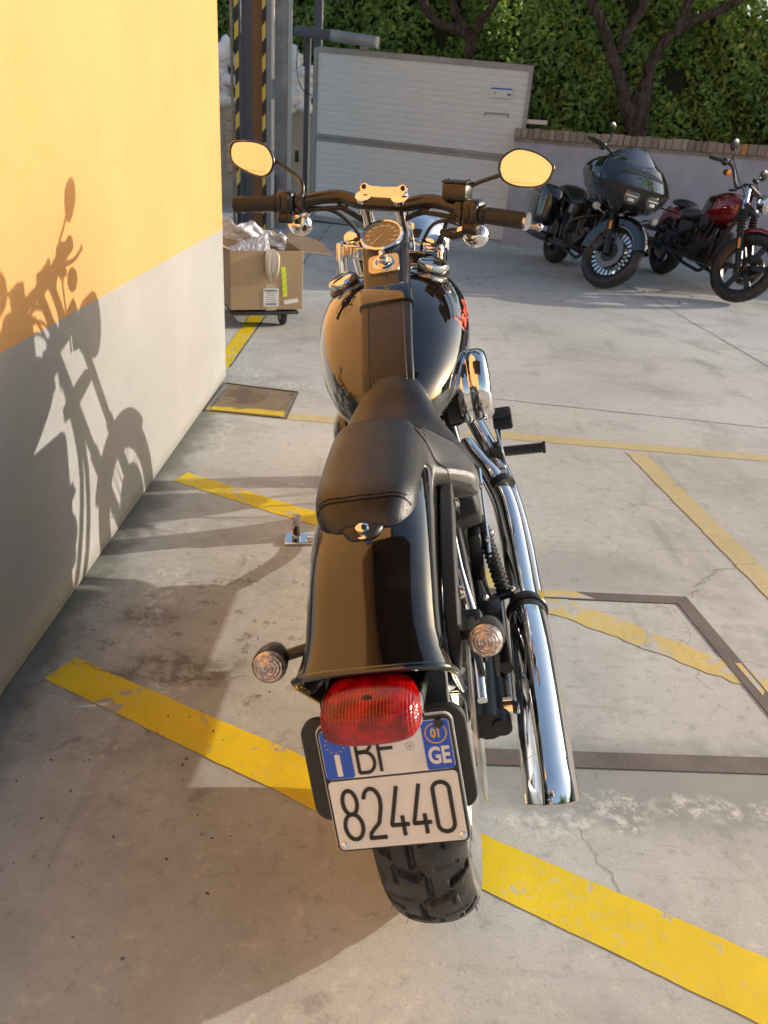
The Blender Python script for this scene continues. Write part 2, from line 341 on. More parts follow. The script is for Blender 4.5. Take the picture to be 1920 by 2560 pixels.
# ------------------------------------------------------------------ mesh helpers
def perp(d):
    d = Vector(d).normalized(); a = Vector((0, 0, 1)) if abs(d.z) < .9 else Vector((1, 0, 0))
    u = d.cross(a).normalized(); return u, u.cross(d).normalized()
def smooth_path(pts, k=5):
    P = [Vector(p) for p in pts]
    if len(P) < 3 or k < 2: return P
    out = []
    for i in range(len(P) - 1):
        p0, p1, p2, p3 = P[max(i - 1, 0)], P[i], P[i + 1], P[min(i + 2, len(P) - 1)]
        for j in range(k):
            t = j / k
            out.append(.5 * ((2 * p1) + (p2 - p0) * t + (2 * p0 - 5 * p1 + 4 * p2 - p3) * t * t + (3 * p1 - p0 - 3 * p2 + p3) * t ** 3))
    out.append(P[-1]); return out
class G:
    def __init__(s, T=None): s.v = []; s.f = []; s.T = T; s.mi = []; s.cur = 0
    def _a(s, vs, fs):
        b = len(s.v); s.v += [tuple(v) for v in vs]; s.f += [tuple(i + b for i in f) for f in fs]; s.mi += [s.cur] * len(fs)
    def box(s, c, size, rot=None, bev=0.0, seg=2):
        bm = bmesh.new(); bmesh.ops.create_cube(bm, size=1.0)
        for v in bm.verts: v.co = Vector((v.co.x * size[0], v.co.y * size[1], v.co.z * size[2]))
        if bev > 0: bmesh.ops.bevel(bm, geom=bm.edges[:], offset=bev, segments=seg, affect='EDGES', profile=.5)
        M3 = rot if rot is not None else Matrix.Identity(3); C = Vector(c)
        bm.verts.index_update(); s._a([M3 @ v.co + C for v in bm.verts], [[v.index for v in f.verts] for f in bm.faces]); bm.free(); return s
    def tube(s, pts, r, n=10, k=1, cap=True):
        P = smooth_path(pts, k); m = len(P)
        if isinstance(r, (int, float)): rr = [r] * m
        else:
            x = np.linspace(0, 1, len(r)); rr = np.interp(np.linspace(0, 1, m), x, r)
        d0 = (P[1] - P[0]); u, w = perp(d0); rings = []
        for i in range(m):
            d = (P[min(i + 1, m - 1)] - P[max(i - 1, 0)]).normalized()
            u = (u - d * u.dot(d)).normalized(); w = d.cross(u)
            rings.append([P[i] + (u * math.cos(a) + w * math.sin(a)) * rr[i] for a in [2 * math.pi * j / n for j in range(n)]])
        return s.loft(rings, cap=cap)
    def loft(s, rings, cap=True, closed=True):
        n = len(rings[0]); vs = [p for r in rings for p in r]; fs = []
        for i in range(len(rings) - 1):
            for j in range(n if closed else n - 1):
                a = i * n + j; b = i * n + (j + 1) % n; fs.append((a, b, b + n, a + n))
        if cap and closed: fs.append(tuple(range(n - 1, -1, -1))); fs.append(tuple(range((len(rings) - 1) * n, len(rings) * n)))
        s._a(vs, fs); return s
    def lathe(s, prof, o, axis, n=24, cap=True):
        ax = Vector(axis).normalized(); u, w = perp(ax); o = Vector(o)
        rings = [[o + ax * h + (u * math.cos(a) + w * math.sin(a)) * max(r, 1e-5) for a in [2 * math.pi * j / n for j in range(n)]] for r, h in prof]
        return s.loft(rings, cap=cap)
    def torus(s, o, axis, R, r, n=32, m=8, squash=1.0):
        ax = Vector(axis).normalized(); u, w = perp(ax); o = Vector(o); rings = []
        for i in range(n + 1):
            a = 2 * math.pi * i / n; d = u * math.cos(a) + w * math.sin(a)
            rings.append([o + d * (R + r * math.cos(b)) + ax * r * squash * math.sin(b) for b in [2 * math.pi * j / m for j in range(m)]])
        return s.loft(rings, cap=False)
    def prism(s, pts2, o, U, V, h0, h1):
        U = Vector(U); V = Vector(V); N = U.cross(V).normalized(); o = Vector(o)
        rings = [[o + U * a + V * b + N * h for a, b in pts2] for h in (h0, h1)]
        return s.loft(rings)
    def sphere(s, c, r, n=16, sy=1, sz=1, sx=1, pw=1.0):
        c = Vector(c); rings = []
        f = lambda x: math.copysign(abs(x) ** pw, x)
        for i in range(1, n // 2):
            t = math.pi * i / (n // 2)
            rings.append([c + Vector((r * sx * f(math.sin(t)) * f(math.cos(a)), r * sy * f(math.sin(t)) * f(math.sin(a)), r * sz * f(math.cos(t)))) for a in [2 * math.pi * j / n for j in range(n)]])
        return s.loft(rings)
    def quad(s, *p): s._a([Vector(q) for q in p], [tuple(range(len(p)))]); return s
    def strokes(s, lines, o, U, V, N, w, h, cap=True):
        """flat ribbon strokes in the plane (o,U,V), raised h along N, with round ends"""
        U = Vector(U); V = Vector(V); N = Vector(N); o = Vector(o)
        for ln in lines:
            P = [Vector((a, b)) for a, b in ln]; L = []; Rr = []
            for i, p in enumerate(P):
                d = (P[min(i + 1, len(P) - 1)] - P[max(i - 1, 0)]).normalized(); nn = Vector((-d.y, d.x)) * w / 2
                k = 1.0
                if 0 < i < len(P) - 1:
                    d1 = (P[i] - P[i - 1]).normalized(); c = max(.5, d1.dot(d)); k = 1 / c
                L.append(p + nn * k); Rr.append(p - nn * k)
            to = lambda q, hh: o + U * q.x + V * q.y + N * hh
            rings = [[to(L[i], 0), to(L[i] * .88 + Rr[i] * .12, h), to(Rr[i] * .88 + L[i] * .12, h), to(Rr[i], 0)] for i in range(len(P))]
            s.loft(rings)
        return s
    def build(s, name, mat, parent=None, ang=38, sub=0, bevel=0, M=None):
        vs = [Vector(v) for v in s.v]
        if s.T: vs = [s.T(v) for v in vs]
        me = bpy.data.meshes.new(name); me.from_pydata([tuple(v) for v in vs], [], s.f)
        mats = mat if isinstance(mat, (list, tuple)) else [mat]
        for m in mats: me.materials.append(MT[m] if isinstance(m, str) else m)
        if len(mats) > 1: me.polygons.foreach_set('material_index', s.mi)
        bm = bmesh.new(); bm.from_mesh(me); bmesh.ops.recalc_face_normals(bm, faces=bm.faces); bm.to_mesh(me); bm.free()
        me.polygons.foreach_set('use_smooth', [True] * len(me.polygons))
        try: me.set_sharp_from_angle(angle=R_(ang))
        except Exception: pass
        me.update()
        o = bpy.data.objects.new(name, me); COL.objects.link(o)
        if parent is not None: o.parent = parent
        if sub:
            sm = o.modifiers.new('sub', 'SUBSURF'); sm.levels = sub; sm.render_levels = sub
        if bevel:
            b = o.modifiers.new('bev', 'BEVEL'); b.width = bevel; b.segments = 2; b.limit_method = 'ANGLE'
        return o
def thing(name, label, cat, loc=(0, 0, 0), rz=0, group=None):
    o = bpy.data.objects.new(name, None); COL.objects.link(o); o.location = loc; o.rotation_euler = (0, 0, rz)
    o['label'] = label; o['category'] = cat; o.empty_display_size = .1
    if group: o['group'] = group
    return o
def tag(o, label=None, cat=None, group=None, kind=None):
    if label: o['label'] = label
    if cat: o['category'] = cat
    if group: o['group'] = group
    if kind: o['kind'] = kind
    return o
def text_mesh(txt, size, o, U, V, N, h=.0006, align='CENTER', bold=0.0, sx=1.0, spacing=1.0):
    """returns verts, faces of a lettering laid in the plane (o,U,V)"""
    cu = bpy.data.curves.new('txt', 'FONT'); cu.body = txt; cu.size = size; cu.align_x = align; cu.align_y = 'CENTER'; cu.offset = bold; cu.space_character = spacing; cu.resolution_u = 3
    ob = bpy.data.objects.new('txt', cu); COL.objects.link(ob); dg = bpy.context.evaluated_depsgraph_get(); ev = ob.evaluated_get(dg); me = ev.to_mesh()
    U = Vector(U); V = Vector(V); N = Vector(N); o = Vector(o)
    vs = [o + U * v.co.x * sx + V * v.co.y + N * h for v in me.vertices]; fs = [tuple(p.vertices) for p in me.polygons]
    ev.to_mesh_clear(); bpy.data.objects.remove(ob); bpy.data.curves.remove(cu)
    return vs, fs

# =================================================================== SETTING
def sheet(name, polys, z, mat, kind='structure'):
    g = G()
    for p in polys: g.quad(*[(x, y, z) for x, y in p])
    o = g.build(name, mat); o['kind'] = kind; return o
g = G(); g.quad((-60, -60, 0), (80, -60, 0), (80, 90, 0), (-60, 90, 0)); tag(g.build('ground', 'concrete'), kind='structure')

def wobble(x0, y0, x1, y1, w, n=24, amp=.006, seed=1):
    r = random.Random(seed); a = Vector((x0, y0)); b = Vector((x1, y1)); d = (b - a).normalized(); nn = Vector((-d.y, d.x)); L = []; Rr = []
    off = 0
    for i in range(n + 1):
        off = off * .7 + r.uniform(-amp, amp); p = a + (b - a) * (i / n) + nn * off; ww = w * r.uniform(.6, 1.3) / 2
        L.append(p + nn * ww); Rr.append(p - nn * ww)
    return [(L[i], Rr[i], Rr[i + 1], L[i + 1]) for i in range(n)]
sheet('floor_joint', wobble(-.895, 4.35, -.92, 13, .010, 60, .003, 2), .0010, 'joint')
sheet('floor_joint', wobble(-.87, 4.045, -.46, 3.99, .012, 12, .003, 3), .0010, 'joint')
sheet('floor_joint', wobble(.2, 4.16, 6.5, 3.40, .007, 60, .004, 4), .0010, 'joint')
sheet('floor_joint', wobble(2.50, 7.72, 2.66, 5.0, .008, 20, .004, 5), .0010, 'joint')
sheet('floor_joint', wobble(1.9, 8.36, 6, 6.85, .010, 40, .004, 6), .0010, 'joint')
sheet('floor_joint', wobble(2.50, 7.72, 2.1, 11, .008, 20, .004, 7), .0010, 'joint')
sheet('floor_crack', wobble(-.76, 1.615, -.52, 1.56, .0022, 24, .008, 8) + wobble(-.52, 1.56, -.30, 1.60, .0022, 24, .007, 9), .0026, 'crack')
sheet('floor_crack', wobble(1.05, 2.14, 1.19, 2.33, .003, 20, .016, 10) + wobble(1.19, 2.33, 1.36, 2.42, .003, 14, .01, 11), .0026, 'crack')
sheet('floor_crack', wobble(.99, 1.38, 1.03, 1.10, .0022, 24, .010, 12), .0010, 'crack')
sheet('floor_crack', wobble(.48, 1.18, .55, .95, .0015, 24, .008, 13), .0010, 'crack')
sheet('floor_crack', wobble(-.21, 4.10, -.46, 4.0, .0025, 14, .008, 14), .0010, 'crack')

def strip(x0, y0, x1, y1, w, n=40, cut0=None, cut1=None, amp=.0015, seed=3):
    return wobble(x0, y0, x1, y1, w, n, amp, seed)
def stripe_poly(pl, pr, n=46, amp=.002, seed=5):
    """long painted band between two edges (pl0->pl1) and (pr0->pr1)"""
    r = random.Random(seed); L = []; Rr = []
    for i in range(n + 1):
        t = i / n; e = lambda: r.uniform(-amp, amp)
        L.append((pl[0][0] + (pl[1][0] - pl[0][0]) * t + e(), pl[0][1] + (pl[1][1] - pl[0][1]) * t + e()))
        Rr.append((pr[0][0] + (pr[1][0] - pr[0][0]) * t + e(), pr[0][1] + (pr[1][1] - pr[0][1]) * t + e()))
    return [(L[i], Rr[i], Rr[i + 1], L[i + 1]) for i in range(n)]
# near band under the rear wheel: upper edge / lower edge traced on the ground
sheet('painted_line', stripe_poly(((-.757, 1.629), (1.06, .770)), ((-.804, 1.538), (1.02, .632)), 60), .0014, 'yellow')
sheet('painted_line', stripe_poly(((-.768, 2.846), (.30, 2.315)), ((-.801, 2.758), (.30, 2.20)), 40, .004, 6), .0014, 'yellow')
sheet('painted_line', stripe_poly(((.38, 2.25), (1.32, 1.62)), ((.38, 2.11), (1.28, 1.55)), 40, .008, 7), .0014, 'yellow_worn')
sheet('painted_line', stripe_poly(((-.86, 3.655), (2.05, 3.515)), ((-.86, 3.565), (2.05, 3.425)), 50, .004, 8), .0014, 'yellow_faded')
sheet('painted_line', stripe_poly(((1.262, 3.42), (1.52, 1.2)), ((1.167, 3.42), (1.42, 1.2)), 50, .004, 9), .0020, 'yellow_faded')
sheet('painted_line', stripe_poly(((-.905, 4.30), (-.93, 7.9)), ((-1.0, 4.30), (-1.03, 7.9)), 50, .004, 10), .0014, 'yellow')
sheet('painted_line', stripe_poly(((1.45, 1.60), (3.4, .62)), ((1.42, 1.54), (3.4, .52)), 30, .008, 11), .0014, 'yellow_worn')

# steel angle frame let into the floor around the trench cover
t = thing('trench_cover', 'square concrete trench cover edged by a flat rusty brown steel frame', 'floor cover', (.7, 1.75, 0))
g = G()
def bar(pts, z0=-.005, z1=.0030): g._a([(x - .7, y - 1.75, z) for z in (z0, z1) for x, y in pts], [(0, 1, 2, 3), (7, 6, 5, 4), (0, 4, 5, 1), (1, 5, 6, 2), (2, 6, 7, 3), (3, 7, 4, 0)])
bar([(.15, 2.105), (1.029, 2.146), (.987, 2.100), (.15, 2.06)]); g.build('frame', 'steelframe', t)
g = G(); bar([(1.029, 2.146), (1.14, 1.376), (1.088, 1.376), (.987, 2.100)]); bar([(.0, 1.378), (1.088, 1.43), (1.088, 1.376), (.0, 1.328)]); g.build('frame', 'steelframe', t)
g = G(); g.quad(*[(x - .7, y - 1.75, .0036) for x, y in ((.46, 2.122), (.66, 2.130), (.72, 2.092), (.46, 2.083))]); g.build('paint_patch', 'yellow_worn', t); g = G(); g.quad(*[(x - .7, y - 1.75, .0036) for x, y in ((1.053, 1.80), (1.071, 1.80), (1.088, 1.68), (1.075, 1.66))])
g.build('paint_patch', 'yellow_worn', t)
# drain cover at the foot of the wall
t = thing('drain_cover', 'square patterned drain cover with a yellow painted edge beside the yellow wall', 'drain cover', (-.66, 3.8, 0))
g = G(); g.quad(*[(x + .66, y - 3.8, .0045) for x, y in ((-.83, 4.02), (-.475, 3.955), (-.482, 3.575), (-.84, 3.60))]); g.build('plate', 'cover', t)
g = G()
for a, b in (((-.855, 4.04), (-.455, 3.97)), ((-.455, 3.97), (-.462, 3.555)), ((-.462, 3.555), (-.87, 3.585)), ((-.87, 3.585), (-.855, 4.04))):
    v = Vector((b[0] - a[0], b[1] - a[1], 0)); g.box(((a[0] + b[0]) / 2 + .66, (a[1] + b[1]) / 2 - 3.8, .001), (v.length, .007, .009), Matrix.Rotation(math.atan2(v.y, v.x), 3, 'Z'))
g.build('rim', 'joint', t)

# -------------------------------------------------------------- yellow building
t = thing('yellow_building', 'yellow rendered building wall with a pale grey lower band and a sharp corner', 'building', (-.874, 4.148, 0))
g = G(); g.box((-3.5, -9, 3.4), (7.0, 18, 6.8), bev=.012)
g.build('wall', 'wall', t)
g = G(); g.box((-3.4, -9, 6.92), (7.3, 18.4, .2), bev=.01); g.build('roof_edge', 'darkgrey', t)
g = G(); g.box((.90, -3.25, 3.28), (1.78, 2.45, .16), bev=.01); g.build('balcony', 'plastic', t)

# -------------------------------------------------------------- low wall with brick coping, hedge, trees
D = Vector((1, -.1733, 0)).normalized(); NRM = Vector((.1733, 1, 0)).normalized()
W0 = Vector((1.45, 10.965, 0))
def wp(s, d=0, z=0): p = W0 + D * s + NRM * d; p.z = z; return p
rotW = Matrix.Rotation(math.atan2(D.y, D.x), 3, 'Z')
t = thing('garden_wall', 'low lilac grey plastered wall topped with upright bricks behind the two parked motorcycles', 'wall', W0, math.atan2(D.y, D.x))
g = G(); g.box((7.5, .14, .62), (15, .28, 1.27)); g.build('wall', 'plasterwall', t)
g = G(); g.box((7.5, .14, 1.325), (15.02, .30, .155)); g.build('mortar_bed', 'mortar', t)
me_v = []; fs = []; tone = []
x = -.02; g = G(); tones = []
while x < 7.6:
    w = random.uniform(.070, .115); h = random.uniform(.110, .128); tl = random.uniform(-.07, .07)
    n0 = len(g.f); g.box((x + w / 2, .125 + random.uniform(-.01, .01), 1.292 + h / 2), (w - .006, .33, h), Matrix.Rotation(tl, 3, 'Y'), bev=.006, seg=1)
    tones += [random.random()] * (len(g.f) - n0); x += w
g.box((11.3, .13, 1.34), (7.3, .33, .11)); tones += [.4] * (len(g.f) - len(tones))
o = g.build('coping', 'brick', t); a = o.data.attributes.new('tone', 'FLOAT', 'FACE'); a.data.foreach_set('value', tones)

def leaf_cloud(name, n, sampler, size, mat='leaf', parent=None, core=None, flat=.35):
    """n folded leaves; sampler(k) -> centres (k,3), outward dirs (k,3), tone (k)"""
    c, nd, tn = sampler(n)
    nd = nd + rng.normal(0, .55, (n, 3)); nd /= np.linalg.norm(nd, axis=1)[:, None]
    a = rng.normal(0, 1, (n, 3)); a[:, 2] += .35; a -= nd * (a * nd).sum(1)[:, None]; a /= np.linalg.norm(a, axis=1)[:, None]
    b = np.cross(nd, a); L = (size * rng.uniform(.5, 1.45, n))[:, None]; Wd = L * rng.uniform(.40, .56, n)[:, None]
    fold = nd * (Wd * .28)
    V = np.stack([c - a * L * .5, c - b * Wd * .42 - a * L * .12 + fold, c - b * Wd * .40 + a * L * .18 + fold, c + a * L * .5 - nd * L * .12,
                  c + b * Wd * .40 + a * L * .18 + fold, c + b * Wd * .42 - a * L * .12 + fold, c + a * L * .05], 1).reshape(-1, 3)
    base = (np.arange(n) * 7)[:, None]
    F = np.concatenate([base + np.array([[0, 6, 2, 1]]), base + np.array([[6, 3, 2, 2]]), base + np.array([[0, 5, 4, 6]]), base + np.array([[6, 4, 3, 3]])], 0)
    quads = F[F[:, 2] != F[:, 3]]; tris = F[F[:, 2] == F[:, 3]][:, :3]
    me = bpy.data.meshes.new(name); nv = len(V); me.vertices.add(nv); me.vertices.foreach_set('co', V.astype(np.float32).ravel())
    nl = quads.size + tris.size; me.loops.add(nl); me.loops.foreach_set('vertex_index', np.concatenate([quads.ravel(), tris.ravel()]).astype(np.int32))
    npoly = len(quads) + len(tris); me.polygons.add(npoly)
    st = np.concatenate([np.arange(len(quads)) * 4, quads.size + np.arange(len(tris)) * 3]).astype(np.int32)
    me.polygons.foreach_set('loop_start', st); me.polygons.foreach_set('loop_total', np.concatenate([np.full(len(quads), 4), np.full(len(tris), 3)]).astype(np.int32))
    me.update(calc_edges=True)
    at = me.attributes.new('tone', 'FLOAT', 'POINT'); at.data.foreach_set('value', np.repeat(tn, 7).astype(np.float32))
    me.polygons.foreach_set('use_smooth', [True] * npoly); me.materials.append(MT[mat])
    o = bpy.data.objects.new(name, me); COL.objects.link(o)
    if parent is not None: o.parent = parent
    return o
def lump(x, z, s=1.0):
    return .16 * np.sin(x * 2.3 + z * 1.7) + .11 * np.sin(x * 5.1 - z * 4.3 + 1) + .06 * np.sin(x * 11 + z * 9)
def hedge_sampler(x0, x1, z0, top, d0=.55):
    def f(n):
        x = rng.uniform(x0, x1, n); tz = top(x); z = z0 + (tz - z0) * rng.random(n) ** .92
        dep = d0 + lump(x, z) + np.abs(rng.normal(0, .09, n)); outn = np.stack([np.zeros(n), -np.ones(n), np.full(n, .45)], 1)
        k = rng.random(n) < .12; z[k] = tz[k] + rng.normal(0, .06, k.sum()); dep[k] = d0 + rng.uniform(0, .9, k.sum()); outn[k] = (0, -.2, 1)
        P = np.array(W0)[None] + np.outer(x, np.array(D)) + np.outer(dep, np.array(NRM)); P[:, 2] = z
        return P, outn @ np.eye(3), np.clip(rng.beta(1.6, 1.9, n) + .10 * np.sin(x * 3 + z * 5), 0, 1)
    return f
topf = lambda x: 3.25 + .14 * np.sin(x * 1.7) + .07 * np.sin(x * 6) - .13 * np.clip(x - 1.5, 0, 4)
def hedge(name_label, x0, x1, n, z0=1.35, d0=.55, topf=topf, size=.085):
    t = thing('hedge', name_label, 'hedge', (0, 0, 0))
    leaf_cloud('foliage', n, hedge_sampler(x0, x1, z0, topf, d0), size, parent=t)
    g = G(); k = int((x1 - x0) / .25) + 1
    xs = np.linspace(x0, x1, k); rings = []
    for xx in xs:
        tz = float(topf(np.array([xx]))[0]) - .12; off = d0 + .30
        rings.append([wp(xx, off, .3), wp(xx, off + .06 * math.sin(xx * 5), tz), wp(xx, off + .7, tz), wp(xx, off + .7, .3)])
    g.loft(rings); g.build('shade_core', 'coregreen', t)  # solid dark core standing in for the shade deep in the hedge
    return t
hedge('tall glossy laurel hedge rising behind the brick topped garden wall', -.15, 6.2, 21000)
# stretch of hedge behind the gate and the sacks
hedge('laurel hedge behind the gate and the heap of white sacks', -6.6, -.15, 13000, z0=1.4, d0=2.3, topf=lambda x: 3.55 + .1 * np.sin(x * 2), size=.095)
t = thing('soil_bed', 'dark planting bed between the garden wall and the hedge', 'planting bed', W0, math.atan2(D.y, D.x)); g = G(); g.box((7.3, .6, .66), (14.6, .62, 1.22)); g.build('soil', 'soil', t)

def tree(label, base, segs, crown=None):
    t = thing('tree', label, 'tree', base)
    g = G(); B = Vector(base)
    for pts, r in segs:
        P = smooth_path([Vector(p) - B for p in pts], 6)
        P = [p + Vector((random.uniform(-.014, .014), random.uniform(-.01, .01), 0)) for p in P]
        rr = np.interp(np.linspace(0, 1, len(P)), np.linspace(0, 1, len(r)), r) * rng.uniform(.86, 1.16, len(P)); n0 = len(g.v); g.tube(P, list(rr), 14)
        for q in range(n0, len(g.v)): v_ = g.v[q]; kk = .010 * math.sin(v_[0] * 60 + v_[2] * 9) + .006 * math.sin(v_[2] * 37); g.v[q] = (v_[0] + kk, v_[1] + kk * .5, v_[2])
    g.build('trunk', 'bark', t, ang=80)
    if crown:
        cs = [(Vector(c) - B, r) for c, r in crown]
        def smp(n):
            idx = rng.integers(0, len(cs), n); c = np.array([cs[i][0] for i in idx]); r = np.array([cs[i][1] for i in idx])
            d = rng.normal(0, 1, (n, 3)); d /= np.linalg.norm(d, axis=1)[:, None]; return c + d * (r * rng.uniform(.5, 1.05, n))[:, None], d, rng.beta(1.5, 2, n)
        leaf_cloud('crown', 2600, smp, .16, parent=t)
    return t
tree('gnarled bare trunk forking into several limbs in front of the hedge behind the black motorcycle', (2.94, 10.98, 1.0),
     [([(3.0, 10.95, 1.0), (2.97, 10.93, 1.5), (2.90, 10.93, 1.85)], [.135, .115, .095]),
      ([(2.95, 10.94, 1.45), (2.78, 10.92, 1.72), (2.66, 10.92, 1.98), (2.50, 10.92, 2.25), (2.30, 10.93, 2.60), (2.05, 10.95, 2.95), (1.9, 10.95, 3.6)], [.10, .085, .068, .062, .05, .04]),
      ([(2.58, 10.92, 2.30), (2.62, 10.93, 2.48), (2.74, 10.95, 2.75), (2.86, 10.95, 3.1), (2.9, 10.95, 3.6)], [.06, .055, .045]),
      ([(2.99, 10.94, 1.5), (2.98, 10.93, 1.95), (2.98, 10.93, 2.2), (3.10, 10.92, 2.45), (3.34, 10.92, 2.66), (3.66, 10.92, 2.80), (4.0, 10.9, 3.05), (4.3, 10.9, 3.6)], [.095, .08, .066, .052, .045, .04]),
      ([(3.20, 10.92, 2.52), (3.26, 10.92, 2.75), (3.30, 10.92, 3.0), (3.4, 10.9, 3.6)], [.055, .05, .045])],
     [((1.9, 11, 4.1), .7), ((2.9, 11, 4.3), .8), ((3.5, 10.9, 4.2), .7), ((4.4, 10.9, 4.2), .8), ((3.2, 11.1, 5.0), .8)])
tree('smaller bare trunk forking above the top of the gate in front of the hedge', (.62, 11.95, 1.0),
     [([(.80, 11.9, 1.0), (.80, 11.9, 1.9), (.82, 11.9, 2.30), (.92, 11.9, 2.60), (1.12, 11.9, 2.90), (1.3, 11.9, 3.6)], [.085, .07, .065, .052, .045, .04]),
      ([(.80, 11.9, 2.42), (.62, 11.9, 2.52), (.40, 11.9, 2.55), (.20, 11.9, 2.72), (.05, 11.9, 3.0), (-.05, 11.9, 3.6)], [.06, .055, .05, .045]),
      ([(.78, 11.9, 2.50), (.62, 11.9, 2.65), (.50, 11.9, 2.90), (.4, 11.9, 3.6)], [.05, .045, .04])],
     [((-.1, 12, 4.0), .7), ((.6, 12, 4.2), .8), ((1.4, 12, 4.1), .8)])

# off to the right the hedge goes on and keeps the low sun off the far half of the yard
def far_s(n):
    u = rng.random(n); x = 7.5 + u * 14; yl = 11.9 - .38 * (x - 12.4) * 1.0
    yl = np.where(x < 12.4, 10.4 + (x - 7.5) * .31, 11.9 - .39 * (x - 12.4)); tz = 2.72 + .10 * np.sin(x * 3) + .10 * np.sin(x * 7.7)
    z = rng.uniform(.1, 1, n) * tz; d = rng.normal(0, 1, (n, 3)); return np.stack([x, yl + rng.uniform(-.3, .3, n), z], 1), d, rng.beta(1.5, 2, n)
t = thing('hedge', 'clipped hedge continuing along the right side of the yard out of the picture', 'hedge')
leaf_cloud('foliage', 9000, far_s, .16, parent=t)
g = G(); g.loft([[Vector((x, y + e, z)) for e, z in ((-.2, .1), (-.2, 2.5), (.25, 2.5), (.25, .1))] for x, y in ((7.6, 10.5), (12.4, 11.9), (21.4, 8.4))]); g.build('shade_core', 'coregreen', t)  # near-black core in place of the shaded inside

# -------------------------------------------------------------- gate
A0 = Vector((-1.23, 11.89, 0)); A1 = Vector((1.60, 11.19, 0)); GD = (A1 - A0).normalized(); GL = (A1 - A0).length
t = thing('gate', 'wide pale ribbed metal gate leaf with a grey frame and a horizontal middle rail', 'gate', A0, math.atan2(GD.y, GD.x))
def gz(s, z): return z - .085 * s / GL
def panel(z0, z1, s0=.055, s1=GL - .05):
    g = G(); pitch = .0725; n = int((z1 - z0) / pitch); L = []
    prof = []
    for i in range(n + 1):
        z = z0 + i * (z1 - z0) / n
        prof += [(z, 0), (z + .048, -.0), (z + .054, .0035), (z + .066, .0035)]
    prof = [p for p in prof if p[0] <= z1] + [(z1, 0)]
    rings = [[Vector((s, y, gz(s, z))) for z, y in prof] + [Vector((s, .03, gz(s, z1))), Vector((s, .03, gz(s, z0)))] for s in (s0, s1)]
    g.loft(rings); return g
panel(.10, 1.075).build('panel', 'gate', t, ang=20); panel(1.165, 2.135).build('panel', 'gate', t, ang=20)
def rail(z0, z1, s0=0, s1=GL, y0=-.018, y1=.04, nm='rail'):
    g = G(); g.loft([[Vector((s, y, gz(s, z))) for y, z in ((y0, z0), (y1, z0), (y1, z1), (y0, z1))] for s in (s0, s1)]); g.build(nm, 'grey_frame', t, bevel=.004)
rail(.03, .10); rail(1.12, 1.165, .05, GL - .05); rail(1.075, 1.12, .05, GL - .05, -.010); rail(2.135, 2.20, .05); rail(.03, 2.18, 0, .05, -.02, .045, 'stile'); rail(.03, 2.20, GL - .05, GL, -.02, .045, 'stile')
g = G(); g.box((2.55, -.025, 1.79), (.27, .006, .11)); lab = g.build('warning_label', 'white', t); lab['label'] = 'white warning label with a dark blue top and a yellow sign'
g = G(); g.box((2.55, -.0295, 1.836), (.27, .003, .018)); g.build('label_band', 'plate_blue', lab)
g = G(); g.box((2.47, -.0295, 1.785), (.035, .003, .035), Matrix.Rotation(.785, 3, 'Y')); g.build('label_symbol', 'hazyellow', lab)
g = G(); g.box((2.65, -.0295, 1.775), (.05, .003, .03)); g.build('label_print', 'printgrey', lab)
g = G(); g.box((2.52, -.022, 1.555), (.31, .004, .014)); g.box((2.37, -.022, 1.535), (.02, .004, .03)); g.box((2.67, -.022, 1.53), (.02, .004, .045)); g.build('rust_mark', simple('old_label_glue', (.33, .27, .20), .9), t)
g = G(); g.box((GL + .12, .04, 1.49), (.28, .05, .05)); g.build('latch_bar', 'galvlight', t)
# ground track under the gate
t = thing('gate_threshold', 'dark low kerb running under the pale gate', 'kerb', A0, math.atan2(GD.y, GD.x)); g = G(); g.box((GL / 2 - .1, .16, .02), (GL + .3, .24, .05), bev=.006); g.build('kerb', 'darkgrey', t)
# gate motor
t = thing('gate_motor', 'grey tubular gate motor arm with a dark bracket lying on top of the gate', 'gate motor', A0 + Vector((0, 0, 2.3)), math.atan2(GD.y, GD.x))
g = G(); g.box((.02, -.06, .035), (.56, .10, .12), Matrix.Rotation(R_(4.5), 3, 'Y'), bev=.025); g.build('housing', 'darkgrey', t)
g = G(); g.tube([(.25, -.06, .02), (.86, -.06, -.03)], .068, 20); g.build('arm', 'grey_frame', t)
g = G(); g.tube([(.86, -.06, -.03), (.885, -.06, -.032)], .07, 20); g.build('end_cap', 'galvlight', t)
g = G(); g.box((.70, -.04, -.10), (.10, .05, .03)); g.build('bracket', 'grey_frame', t)
g = G(); g.tube([(-.2, -.05, -.02), (-.23, -.05, -.35), (-.16, -.04, -.60), (-.02, -.02, -.68)], .007, 6, 5); g.build('cable', 'rubber', t)
g = G(); g.box((0, 0, 1.16), (.075, .09, 2.32), bev=.006)
o = g.build('gate_post', 'darkgrey'); o.location = (-1.33, 12.02, 0); tag(o, 'dark grey hinge post at the left end of the pale gate', 'post')
t = thing('slim_post', 'thin blue grey post with a pale edge standing behind the left end of the gate', 'post', (-1.22, 12.2, 0))
g = G(); g.box((0, 0, 2.0), (.10, .06, 4.0), bev=.004); g.build('post', 'darkgrey', t); g = G(); g.box((.055, -.01, 2.0), (.012, .05, 4.0)); g.build('edge_strip', 'galvlight', t)
g = G(); g.box((0, -.0, .9), (.06, .05, .15), bev=.01); o = g.build('key_box', 'plastic'); o.location = (-1.44, 11.9, -.05); tag(o, 'small black box fixed beside the left gate post', 'switch box')

